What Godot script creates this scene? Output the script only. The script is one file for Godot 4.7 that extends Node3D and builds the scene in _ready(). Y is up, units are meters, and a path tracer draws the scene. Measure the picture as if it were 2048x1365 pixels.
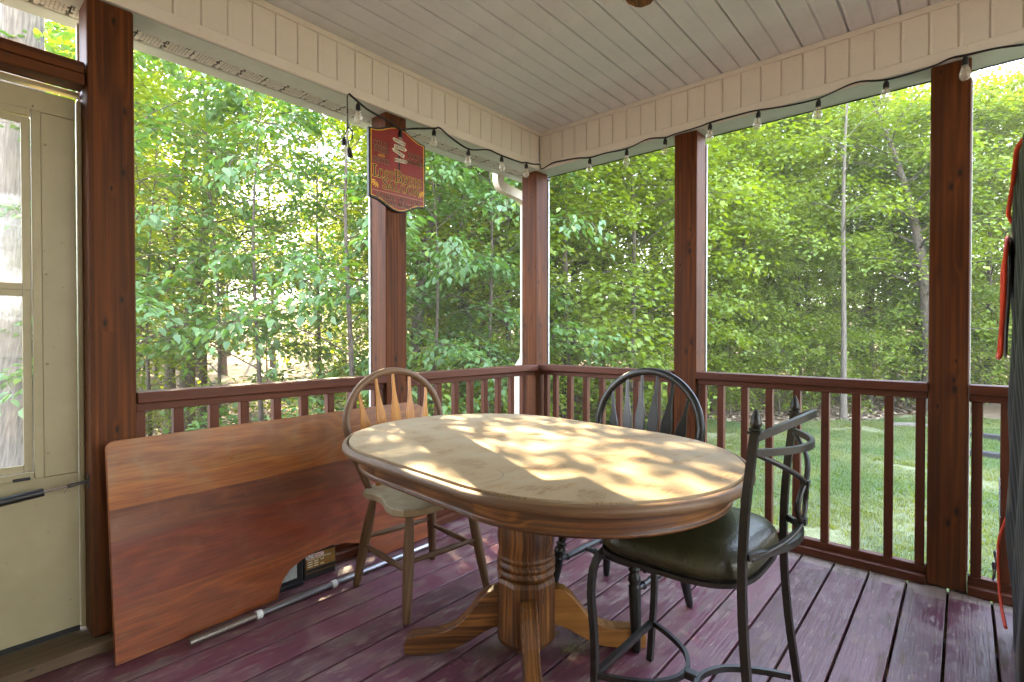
extends Node3D
# A screened porch in a wood: x runs along the railing with the sign, z along the lawn-side railing, the corner post stands at the origin.

var M := {}
var taken := {}
var rng := RandomNumberGenerator.new()

# ---------------------------------------------------------------- mesh builder
class B:
	var v := PackedVector3Array()
	var n := PackedVector3Array()
	var uv := PackedVector2Array()
	var c := PackedColorArray()
	var ix := PackedInt32Array()
	var use_c := false
	func vert(p: Vector3, nn: Vector3, t := Vector2.ZERO) -> int:
		v.push_back(p); n.push_back(nn); uv.push_back(t)
		return v.size() - 1
	func tri(a: int, b: int, d: int) -> void:
		# clockwise seen from the side the normals point to
		var g := (v[b] - v[a]).cross(v[d] - v[a])
		if g.dot(n[a] + n[b] + n[d]) > 0.0:
			ix.push_back(a); ix.push_back(d); ix.push_back(b)
		else:
			ix.push_back(a); ix.push_back(b); ix.push_back(d)
	func quad(a: int, b: int, d: int, e: int) -> void:
		tri(a, b, d); tri(a, d, e)
	func flat_quad(p: Vector3, q: Vector3, r: Vector3, s: Vector3, nn: Vector3, tp := Vector2.ZERO, tq := Vector2.ZERO, tr := Vector2.ZERO, ts := Vector2.ZERO) -> void:
		quad(vert(p, nn, tp), vert(q, nn, tq), vert(r, nn, tr), vert(s, nn, ts))
	# chamfered box; u runs along the longest side
	func box(ctr: Vector3, size: Vector3, bev := 0.003, basis := Basis.IDENTITY, off := Vector2.ZERO, long_axis := -1) -> void:
		var h := size * 0.5
		var bv := minf(bev, minf(h.x, minf(h.y, h.z)) * 0.6)
		var la := long_axis
		if la < 0:
			la = 0
			if h.y > h[la]: la = 1
			if h.z > h[la]: la = 2
		var id := {}
		for a in 3:
			var b := (a + 1) % 3
			var d := (a + 2) % 3
			for s in [-1.0, 1.0]:
				var nn := Vector3.ZERO
				nn[a] = s
				for sb in [-1.0, 1.0]:
					for sd in [-1.0, 1.0]:
						var p := Vector3.ZERO
						p[a] = s * h[a]; p[b] = sb * (h[b] - bv); p[d] = sd * (h[d] - bv)
						var t := Vector2.ZERO
						if a == la:
							t = Vector2(p[b] * 0.3, p[d])
						else:
							var o := b if b != la else d
							t = Vector2(p[la], p[o] + s * (h[a] + h[o]) * 0.5 + float(a) * 0.37)
						id[[a, s, sb, sd]] = vert(ctr + basis * p, basis * nn, t + off)
		for a in 3:
			for s in [-1.0, 1.0]:
				quad(id[[a, s, -1.0, -1.0]], id[[a, s, 1.0, -1.0]], id[[a, s, 1.0, 1.0]], id[[a, s, -1.0, 1.0]])
		for a in 3:
			var b := (a + 1) % 3
			# edge between faces a and b, running along d
			for s in [-1.0, 1.0]:
				for t in [-1.0, 1.0]:
					# face a corner keys: [a, s, sb(b), sd(d)]; face b: [b, t, s(d), s(a)]
					quad(id[[a, s, t, -1.0]], id[[a, s, t, 1.0]], id[[b, t, 1.0, s]], id[[b, t, -1.0, s]])
		for sx in [-1.0, 1.0]:
			for sy in [-1.0, 1.0]:
				for sz in [-1.0, 1.0]:
					tri(id[[0, sx, sy, sz]], id[[1, sy, sz, sx]], id[[2, sz, sx, sy]])
	# round or oval sweep
	func tube(pts: Array, radii, seg := 8, caps := true, squash := 1.0, uoff := 0.0) -> void:
		var m := pts.size()
		var up := Vector3.UP
		var t0: Vector3 = (pts[1] - pts[0]).normalized()
		if absf(t0.dot(up)) > 0.93: up = Vector3.RIGHT
		var nx := t0.cross(up).normalized()
		var start := v.size()
		var run := uoff
		for i in m:
			var t: Vector3
			if i == 0: t = t0
			elif i == m - 1: t = (pts[i] - pts[i - 1]).normalized()
			else: t = (pts[i + 1] - pts[i - 1]).normalized()
			nx = (nx - t * nx.dot(t)).normalized()
			var ny := t.cross(nx)
			var r: float = radii[i] if radii is Array else radii
			if i > 0: run += (pts[i] - pts[i - 1]).length()
			for k in seg + 1:
				var a := TAU * k / seg
				var d := nx * cos(a) + ny * sin(a) * squash
				vert(pts[i] + d * r, (nx * cos(a) * squash + ny * sin(a)).normalized(), Vector2(run, r * a))
		for i in m - 1:
			for k in seg:
				var a := start + i * (seg + 1) + k
				quad(a, a + 1, a + seg + 2, a + seg + 1)
		if caps:
			for e in [0, m - 1]:
				var t: Vector3 = (pts[0] - pts[1]).normalized() if e == 0 else (pts[m - 1] - pts[m - 2]).normalized()
				var ctr := vert(pts[e], t, Vector2.ZERO)
				var ring := []
				for k in seg: ring.append(vert(v[start + e * (seg + 1) + k], t, Vector2(0.01 * cos(TAU * k / seg), 0.01 * sin(TAU * k / seg))))
				for k in seg: tri(ctr, ring[k], ring[(k + 1) % seg])
	# profile of (radius, height) turned about the y axis
	func lathe(prof: Array, seg := 20, at := Vector3.ZERO, basis := Basis.IDENTITY, sharp := false) -> void:
		var m := prof.size()
		var start := v.size()
		var run := 0.0
		for i in m:
			var p: Vector2 = prof[i]
			var a: Vector2 = prof[maxi(i - 1, 0)]
			var b: Vector2 = prof[mini(i + 1, m - 1)]
			var d := (b - a).normalized()
			if i > 0: run += (p - prof[i - 1]).length()
			for k in seg + 1:
				var an := TAU * k / seg
				var nn := Vector3(cos(an) * d.y, -d.x, sin(an) * d.y)
				if nn.length() < 0.01: nn = Vector3(0, -d.x, 0)
				vert(at + basis * Vector3(cos(an) * p.x, p.y, sin(an) * p.x), (basis * nn).normalized(), Vector2(run, p.x * an))
		for i in m - 1:
			for k in seg:
				var q := start + i * (seg + 1) + k
				quad(q, q + 1, q + seg + 2, q + seg + 1)
	# polygon (in local x, y) given a thickness along local z, with softened rims
	func prism(poly: PackedVector2Array, depth: float, basis := Basis.IDENTITY, at := Vector3.ZERO, bev := 0.0, uvs := Vector2(1, 1), uvo := Vector2.ZERO) -> void:
		var pl := poly
		if Geometry2D.is_polygon_clockwise(pl):
			pl = poly.duplicate(); pl.reverse()
		var inner := pl
		if bev > 0.0:
			inner = PackedVector2Array()
			var k := pl.size()
			for i in k:
				var d1 := (pl[i] - pl[(i + k - 1) % k]).normalized()
				var d2 := (pl[(i + 1) % k] - pl[i]).normalized()
				var nn := (Vector2(-d1.y, d1.x) + Vector2(-d2.y, d2.x)).normalized()
				inner.push_back(pl[i] + nn * bev)
		var tr := Geometry2D.triangulate_polygon(inner)
		var hz := depth * 0.5
		for s in [-1.0, 1.0]:
			var base := v.size()
			for p in inner: vert(at + basis * Vector3(p.x, p.y, s * hz), basis * Vector3(0, 0, s), p * uvs + uvo)
			for i in range(0, tr.size(), 3): tri(base + tr[i], base + tr[i + 1], base + tr[i + 2])
		var cnt := pl.size()
		var run := 0.0
		for i in cnt:
			var p := pl[i]
			var q := pl[(i + 1) % cnt]
			var e := (q - p).normalized()
			var nn := basis * Vector3(e.y, -e.x, 0)
			var l := (q - p).length()
			var z := hz - bev
			flat_quad(at + basis * Vector3(p.x, p.y, -z), at + basis * Vector3(q.x, q.y, -z), at + basis * Vector3(q.x, q.y, z), at + basis * Vector3(p.x, p.y, z), nn, Vector2(run, 0) + uvo, Vector2(run + l, 0) + uvo, Vector2(run + l, depth) + uvo, Vector2(run, depth) + uvo)
			if bev > 0.0:
				var pi := inner[i]
				var qi := inner[(i + 1) % cnt]
				for s in [-1.0, 1.0]:
					var fn: Vector3 = basis * Vector3(0, 0, s)
					quad(vert(at + basis * Vector3(p.x, p.y, s * z), nn, p * uvs + uvo), vert(at + basis * Vector3(q.x, q.y, s * z), nn, q * uvs + uvo), vert(at + basis * Vector3(qi.x, qi.y, s * hz), fn, qi * uvs + uvo), vert(at + basis * Vector3(pi.x, pi.y, s * hz), fn, pi * uvs + uvo))
			run += l
	func mesh() -> ArrayMesh:
		var a := []
		a.resize(Mesh.ARRAY_MAX)
		a[Mesh.ARRAY_VERTEX] = v
		a[Mesh.ARRAY_NORMAL] = n
		if uv.size() == v.size(): a[Mesh.ARRAY_TEX_UV] = uv
		if use_c: a[Mesh.ARRAY_COLOR] = c
		a[Mesh.ARRAY_INDEX] = ix
		var m := ArrayMesh.new()
		m.add_surface_from_arrays(Mesh.PRIMITIVE_TRIANGLES, a)
		return m

# ---------------------------------------------------------------- objects
func numbered(called: String) -> String:
	if not taken.has(called):
		taken[called] = 0
		return called
	taken[called] += 1
	return "%s_%03d" % [called, taken[called]]

func tag(o: Node, label: String, category: String, group := "") -> void:
	o.set_meta("label", label)
	o.set_meta("category", category)
	if group != "": o.set_meta("group", group)

func thing(called: String, label: String, category: String, at := Vector3.ZERO, turn := 0.0, group := "") -> Node3D:
	var o := Node3D.new()
	o.name = numbered(called)
	add_child(o)
	o.position = at
	o.rotation.y = turn
	tag(o, label, category, group)
	return o

func setting(called: String) -> Node3D:
	var o := Node3D.new()
	o.name = numbered(called)
	add_child(o)
	o.set_meta("kind", "structure")
	return o

func put(called: String, mesh: Mesh, mat: Material, parent: Node, at := Vector3.ZERO) -> MeshInstance3D:
	var o := MeshInstance3D.new()
	o.name = called if parent != self else numbered(called)
	o.mesh = mesh
	o.material_override = mat
	parent.add_child(o, true)
	o.position = at
	return o

func part(called: String, b: B, mat: Material, parent: Node) -> MeshInstance3D:
	return put(called, b.mesh(), mat, parent)

func box_part(called: String, ctr: Vector3, size: Vector3, mat: Material, parent: Node, bev := 0.003, basis := Basis.IDENTITY) -> MeshInstance3D:
	var b := B.new()
	b.box(ctr, size, bev, basis, Vector2(rng.randf() * 3.0, rng.randf() * 2.0))
	return part(called, b, mat, parent)

func text_part(called: String, words: String, height: float, mat: Material, parent: Node, xf: Transform3D, bold := 0.0, serif := true, wide := 1.0, depth := 0.0008, align := HORIZONTAL_ALIGNMENT_CENTER) -> MeshInstance3D:
	var f := SystemFont.new()
	f.font_names = PackedStringArray(["Droid Serif" if serif else "Droid Sans"])
	var t := TextMesh.new()
	t.text = words
	t.font = f
	t.font_size = 64
	t.pixel_size = height / 46.0
	t.depth = depth
	t.curve_step = 2.0
	t.horizontal_alignment = align
	t.vertical_alignment = VERTICAL_ALIGNMENT_CENTER
	var shape: Mesh = t
	if bold > 0.0:
		# heavier strokes: the word laid over itself a little to each side
		var st := SurfaceTool.new()
		var e := bold * height * 0.042
		for k in 8:
			var a := TAU * k / 8.0
			st.append_from(t, 0, Transform3D(Basis.IDENTITY, Vector3(cos(a) * e / wide, sin(a) * e, k * 0.00005)))
		shape = st.commit()
	var o := put(called, shape, mat, parent)
	o.transform = xf * Transform3D(Basis.from_scale(Vector3(wide, 1, 1)), Vector3.ZERO)
	return o

# ---------------------------------------------------------------- textures
func noise_bytes(w: int, h: int, seed_: int, freq: float, oct := 4, cut_w := 1, cut_h := 1) -> PackedByteArray:
	# seamless grey noise; cut_w > 1 stretches it along u, cut_h along v
	var f := FastNoiseLite.new()
	f.seed = seed_
	f.noise_type = FastNoiseLite.TYPE_SIMPLEX_SMOOTH
	f.frequency = freq
	f.fractal_octaves = oct
	var im := f.get_seamless_image(maxi(w / cut_w, 8), maxi(h / cut_h, 8), false, false, 0.15, true)
	if cut_w > 1 or cut_h > 1: im.resize(w, h, Image.INTERPOLATE_CUBIC)
	im.convert(Image.FORMAT_L8)
	return im.get_data()

func tex_from(w: int, h: int, data: PackedByteArray, mip := true) -> ImageTexture:
	var im := Image.create_from_data(w, h, false, Image.FORMAT_RGB8, data)
	if mip: im.generate_mipmaps()
	return ImageTexture.create_from_image(im)

func normal_from(w: int, h: int, grey: PackedByteArray, strength: float) -> ImageTexture:
	var im := Image.create_from_data(w, h, false, Image.FORMAT_L8, grey)
	im.convert(Image.FORMAT_RGBA8)
	im.bump_map_to_normal_map(strength)
	return ImageTexture.create_from_image(im)

func lin(r: float, g: float, b: float) -> Color:
	return Color(r, g, b).linear_to_srgb()

func plain(col: Color, rough := 0.7, metal := 0.0, spec := 0.5) -> StandardMaterial3D:
	var m := StandardMaterial3D.new()
	m.albedo_color = col
	m.roughness = rough
	m.metallic = metal
	m.metallic_specular = spec
	return m

# wood: grain along u. cols = [dark, light, knot]
func wood(seed_: int, cols: Array, size: Vector2, rough: float, rings := 22.0, knots := 5, grain := 0.5, w := 512, h := 256, bump := 1.6, pores := 0.0) -> StandardMaterial3D:
	var streak := noise_bytes(w, h, seed_, 0.06, 3, 56, 1)
	var fine := noise_bytes(w, h, seed_ + 1, 0.2, 2, 24, 1)
	var warp := noise_bytes(w, h, seed_ + 2, 0.012, 2, 14, 1)
	var blot := noise_bytes(w, h, seed_ + 3, 0.012, 3, 6, 1)
	var r := RandomNumberGenerator.new()
	r.seed = seed_
	var ks := []
	for k in knots: ks.append([r.randf() * w, r.randf() * h, r.randf_range(4.0, 9.0)])
	var data := PackedByteArray()
	data.resize(w * h * 3)
	var grey := PackedByteArray()
	grey.resize(w * h)
	var cd: Color = cols[0]
	var cl: Color = cols[1]
	var ck: Color = cols[2]
	var i := 0
	for y in h:
		for x in w:
			var wp := warp[i] / 255.0
			var yy := float(y) / h
			var dk := 0.0
			for k in ks:
				var dx: float = (x - k[0]) * (size.x / w) / (size.y / h) * 0.45
				var dy: float = y - k[1]
				var d2 := dx * dx + dy * dy
				var rr: float = k[2]
				if d2 < rr * rr * 36.0:
					var e := exp(-d2 / (rr * rr * 5.0))
					yy += e * 0.09 * signf(dy + 0.01)
					dk = maxf(dk, exp(-d2 / (rr * rr * 0.5)))
			var ring := sin((yy + wp * 0.42) * rings * TAU * 0.5) * 0.5 + 0.5
			var t := ring * ring * 0.45 + streak[i] / 255.0 * 0.55
			t = lerpf(0.5, t, grain) + (fine[i] / 255.0 - 0.5) * 0.35 * grain + (blot[i] / 255.0 - 0.5) * 0.5
			if pores > 0.0 and fine[i] > 178: t -= pores
			t = clampf(t, 0.0, 1.0)
			var c := cd.lerp(cl, t)
			if dk > 0.02: c = c.lerp(ck, clampf(dk * 1.1, 0.0, 0.92))
			data[i * 3] = int(c.r * 255.0); data[i * 3 + 1] = int(c.g * 255.0); data[i * 3 + 2] = int(c.b * 255.0)
			grey[i] = int(clampf(0.35 + t * 0.5 - dk * 0.2 + (fine[i] / 255.0 - 0.5) * 0.3, 0.0, 1.0) * 255.0)
			i += 1
	var m := StandardMaterial3D.new()
	m.albedo_texture = tex_from(w, h, data)
	m.normal_enabled = true
	m.normal_texture = normal_from(w, h, grey, bump)
	m.normal_scale = 0.6
	m.roughness = rough
	m.uv1_scale = Vector3(1.0 / size.x, 1.0 / size.y, 1)
	return m

# paint, plastic, stone: two noises between colours, speckles
func mottled(seed_: int, cols: Array, size: Vector2, rough: float, freq := 0.02, speck := 0.0, speck_col := Color.BLACK, w := 256, h := 256, triplanar := false, bump := 0.0) -> StandardMaterial3D:
	var a := noise_bytes(w, h, seed_, freq, 5)
	var b := noise_bytes(w, h, seed_ + 1, freq * 6.0, 3)
	var r := RandomNumberGenerator.new()
	r.seed = seed_
	var data := PackedByteArray()
	data.resize(w * h * 3)
	var grey := PackedByteArray()
	grey.resize(w * h)
	var c0: Color = cols[0]
	var c1: Color = cols[1]
	for i in w * h:
		var t := clampf(a[i] / 255.0 * 0.75 + b[i] / 255.0 * 0.25, 0.0, 1.0)
		var c := c0.lerp(c1, t)
		if speck > 0.0 and r.randf() < speck: c = c.lerp(speck_col, r.randf_range(0.2, 0.8))
		data[i * 3] = int(c.r * 255.0); data[i * 3 + 1] = int(c.g * 255.0); data[i * 3 + 2] = int(c.b * 255.0)
		grey[i] = int(clampf(a[i] * 0.4 + b[i] * 0.6, 0, 255))
	var m := StandardMaterial3D.new()
	m.albedo_texture = tex_from(w, h, data)
	m.roughness = rough
	if bump > 0.0:
		m.normal_enabled = true
		m.normal_texture = normal_from(w, h, grey, bump)
	m.uv1_scale = Vector3(1.0 / size.x, 1.0 / size.y, 1.0 / size.x)
	if triplanar:
		m.uv1_triplanar = true
		m.uv1_world_triplanar = true
	return m

# ---------------------------------------------------------------- materials
const DECK_X0 := -3.3
const DECK_X1 := 0.06

func deck_paint() -> StandardMaterial3D:
	# eight boards side by side in one sheet of worn purplish red paint
	var w := 1280
	var row := 64
	var h := row * 8
	var streak := noise_bytes(w, h, 41, 0.09, 3, 60, 1)
	var fine := noise_bytes(w, h, 42, 0.3, 2, 26, 1)
	var dust := noise_bytes(w, h, 43, 0.012, 5)
	var wear := noise_bytes(w, h, 44, 0.02, 5, 3, 1)
	var scuff := noise_bytes(w, h, 45, 0.05, 4, 3, 1)
	var data := PackedByteArray()
	data.resize(w * h * 3)
	var grey := PackedByteArray()
	grey.resize(w * h)
	var rgh := PackedByteArray()
	rgh.resize(w * h)
	var paint := Color(0.345, 0.175, 0.22)
	var paint2 := Color(0.45, 0.265, 0.31)
	var bare := Color(0.43, 0.37, 0.33)
	var tan := Color(0.56, 0.50, 0.43)
	var r := RandomNumberGenerator.new()
	r.seed = 4
	var ends := []
	for k in 8: ends.append(r.randf_range(0.05, 0.12))
	var i := 0
	for y in h:
		var k := y / row
		var tone := 0.90 + 0.035 * ((k * 5) % 7)
		for x in w:
			var xm := DECK_X0 + (DECK_X1 - DECK_X0) * x / w
			var s := streak[i] / 255.0
			var f := fine[i] / 255.0
			var c := paint.lerp(paint2, clampf(s * 0.7 + f * 0.5 - 0.1, 0, 1)) * tone
			var d := clampf((dust[i] / 255.0 - 0.50) * 3.4, 0.0, 1.0) * 0.6
			d *= 0.5 + 0.5 * s
			var e: float = ends[k]
			if xm > -e - 0.012 * (scuff[i] / 255.0): d = maxf(d, 0.70 + 0.30 * f)
			d = maxf(d, clampf((scuff[i] / 255.0 - 0.64) * 6.0, 0, 0.6) * (0.4 + f))
			c = c.lerp(tan, clampf(d, 0, 0.85))
			var wr := clampf((wear[i] / 255.0 - 0.60) * 8.0, 0, 1) * clampf((f + s - 0.75) * 2.5, 0, 1)
			c = c.lerp(bare, wr * 0.8)
			data[i * 3] = int(clampf(c.r, 0, 1) * 255.0); data[i * 3 + 1] = int(clampf(c.g, 0, 1) * 255.0); data[i * 3 + 2] = int(clampf(c.b, 0, 1) * 255.0)
			grey[i] = int(clampf(0.5 + (f - 0.5) * 0.7 + (s - 0.5) * 0.5 - wr * 0.3, 0, 1) * 255.0)
			var ro := clampf(0.33 + d * 0.45 + wr * 0.4 + (f - 0.5) * 0.16, 0, 1)
			rgh[i] = int(ro * 255.0)
			i += 1
	# paint flecks and scratches
	for q in 900:
		var x := r.randi_range(2, w - 12)
		var y := r.randi_range(1, h - 2)
		var l := r.randi_range(1, 6) if r.randf() < 0.7 else r.randi_range(6, 11)
		var light := r.randf() < 0.75
		for j in l:
			var p := (y * w + x + j) * 3
			for ch in 3:
				var t := (0.74 - 0.05 * ch) * 255.0 if light else 30.0
				data[p + ch] = int(lerpf(data[p + ch], t, 0.55))
	var m := StandardMaterial3D.new()
	m.albedo_texture = tex_from(w, h, data)
	m.normal_enabled = true
	m.normal_texture = normal_from(w, h, grey, 1.4)
	m.normal_scale = 0.35
	var ri := Image.create_from_data(w, h, false, Image.FORMAT_L8, rgh)
	m.roughness = 1.0
	m.roughness_texture = ImageTexture.create_from_image(ri)
	return m

func dusty_top() -> StandardMaterial3D:
	# oak table top under a film of dust that hands have wiped in streaks
	var w := 768
	var h := 512
	var streak := noise_bytes(w, h, 61, 0.08, 3, 1, 14)
	var fine := noise_bytes(w, h, 62, 0.25, 2, 1, 6)
	var dust := noise_bytes(w, h, 63, 0.009, 5)
	var wipe := noise_bytes(w, h, 64, 0.03, 4, 1, 3)
	var data := PackedByteArray()
	data.resize(w * h * 3)
	var oakc := Color(0.52, 0.37, 0.22)
	var oakl := Color(0.66, 0.50, 0.32)
	var dc := Color(0.67, 0.60, 0.49)
	var stain := Color(0.34, 0.26, 0.21)
	var r := RandomNumberGenerator.new()
	r.seed = 6
	for i in w * h:
		var f := fine[i] / 255.0
		var c := oakc.lerp(oakl, clampf(streak[i] / 255.0 * 0.6 + f * 0.5, 0, 1))
		var d := clampf(0.80 + (dust[i] / 255.0 - 0.5) * 0.55, 0, 0.95)
		var wp := clampf((wipe[i] / 255.0 - 0.66) * 5.0, 0, 1) * clampf((f - 0.35) * 3.0, 0, 1)
		d -= wp * 0.65
		c = c.lerp(dc, clampf(d, 0, 1))
		if dust[i] < 90 and f > 0.5: c = c.lerp(stain, 0.25)
		if r.randf() < 0.0025: c = c.lerp(stain, 0.6)
		data[i * 3] = int(c.r * 255.0); data[i * 3 + 1] = int(c.g * 255.0); data[i * 3 + 2] = int(c.b * 255.0)
	# a few curled scratches
	for q in 9:
		var cx := r.randf_range(80, w - 80)
		var cy := r.randf_range(60, h - 60)
		var a := r.randf() * TAU
		var k := r.randf_range(-0.03, 0.03)
		for s in r.randi_range(30, 90):
			cx += cos(a); cy += sin(a); a += k
			var p := (clampi(int(cy), 0, h - 1) * w + clampi(int(cx), 0, w - 1)) * 3
			for ch in 3: data[p + ch] = int(lerpf(data[p + ch], 70 - ch * 10, 0.5))
	var m := StandardMaterial3D.new()
	m.albedo_texture = tex_from(w, h, data)
	m.roughness = 0.62
	m.metallic_specular = 0.35
	m.uv1_scale = Vector3(1.0 / 1.65, 1.0 / 1.15, 1)
	return m

func veneer() -> StandardMaterial3D:
	# sheets of reddish veneer laid side by side, long cathedral grain, dulled by dust along the upper edge
	var w := 1024
	var h := 384
	var streak := noise_bytes(w, h, 151, 0.05, 3, 96, 1)
	var fine := noise_bytes(w, h, 152, 0.2, 2, 20, 1)
	var warp := noise_bytes(w, h, 153, 0.010, 2, 6, 1)
	var dust := noise_bytes(w, h, 154, 0.010, 5)
	var smear := noise_bytes(w, h, 155, 0.02, 4)
	var data := PackedByteArray()
	data.resize(w * h * 3)
	var leaves := [[Color(0.434, 0.196, 0.062), Color(0.603, 0.307, 0.096)], [Color(0.398, 0.153, 0.052), Color(0.542, 0.233, 0.077)], [Color(0.362, 0.172, 0.067), Color(0.506, 0.270, 0.111)], [Color(0.506, 0.270, 0.086), Color(0.675, 0.405, 0.139)], [Color(0.458, 0.258, 0.096), Color(0.626, 0.393, 0.153)]]
	var cuts := [0.30, 0.56, 0.70, 0.80, 2.0]
	var i := 0
	for y in h:
		var vv := float(y) / h
		for x in w:
			var k := 0
			while vv + (warp[i] / 255.0 - 0.5) * 0.004 > cuts[k]: k += 1
			var ring := sin((vv * 9.0 + warp[i] / 255.0 * 3.2 + k * 1.7) * TAU) * 0.5 + 0.5
			var t := clampf(ring * ring * 0.35 + streak[i] / 255.0 * 0.5 + (fine[i] / 255.0 - 0.5) * 0.75 + 0.05, 0, 1)
			var c: Color = leaves[k][0].lerp(leaves[k][1], t)
			var d := clampf((dust[i] / 255.0 - 0.45) * 1.8, 0, 1) * (0.10 + (0.32 if vv > 0.70 else 0.0))
			d += clampf((smear[i] / 255.0 - 0.66) * 3.0, 0, 1) * 0.22
			c = c.lerp(Color(0.52, 0.42, 0.32), d)
			data[i * 3] = int(c.r * 255.0); data[i * 3 + 1] = int(c.g * 255.0); data[i * 3 + 2] = int(c.b * 255.0)
			i += 1
	var m := StandardMaterial3D.new()
	m.albedo_texture = tex_from(w, h, data)
	m.uv1_scale = Vector3(1.0 / 1.7, 1.0 / 0.82, 1)
	return m

func perforated() -> StandardMaterial3D:
	# one soffit panel: rows of small vent holes and dirt along the joints
	var w := 64
	var h := 64
	var a := noise_bytes(w, h, 71, 0.05, 4)
	var data := PackedByteArray()
	data.resize(w * h * 3)
	for y in h:
		for x in w:
			var i := y * w + x
			var c := Color(0.80, 0.79, 0.75).lerp(Color(0.70, 0.68, 0.64), a[i] / 255.0)
			var hx := x % 8
			var hy := y % 9
			if x > 8 and x < 58 and hx >= 3 and hx <= 4 and hy >= 3 and hy <= 6 and y > 6 and y < 58: c = Color(0.24, 0.23, 0.22)
			if a[i] > 150 and (x < 5 or x > 60): c = c.lerp(Color(0.16, 0.14, 0.13), 0.8)
			if a[i] > 165 and y > 52: c = c.lerp(Color(0.2, 0.18, 0.16), 0.6)
			data[i * 3] = int(c.r * 255.0); data[i * 3 + 1] = int(c.g * 255.0); data[i * 3 + 2] = int(c.b * 255.0)
	var m := StandardMaterial3D.new()
	m.albedo_texture = tex_from(w, h, data)
	m.roughness = 0.6
	return m

func bricks_far() -> StandardMaterial3D:
	var w := 256
	var h := 256
	var a := noise_bytes(w, h, 81, 0.08, 3)
	var r := RandomNumberGenerator.new()
	r.seed = 8
	var tone := []
	for k in 400: tone.append(r.randf())
	var data := PackedByteArray()
	data.resize(w * h * 3)
	for y in h:
		var rw := y / 16
		for x in w:
			var i := y * w + x
			var xx := (x + (16 if rw % 2 else 0)) % w
			var k: float = tone[(rw * 13 + xx / 32) % 400]
			var c := Color(0.50, 0.26, 0.19).lerp(Color(0.62, 0.36, 0.27), k)
			if y % 16 < 2 or xx % 32 < 2: c = Color(0.66, 0.60, 0.54)
			c = c * (0.85 + 0.3 * a[i] / 255.0)
			data[i * 3] = int(clampf(c.r, 0, 1) * 255.0); data[i * 3 + 1] = int(clampf(c.g, 0, 1) * 255.0); data[i * 3 + 2] = int(clampf(c.b, 0, 1) * 255.0)
	var m := StandardMaterial3D.new()
	m.albedo_texture = tex_from(w, h, data)
	m.roughness = 0.9
	m.uv1_scale = Vector3(1.0 / 1.8, 1.0 / 1.2, 1)
	return m

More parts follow.
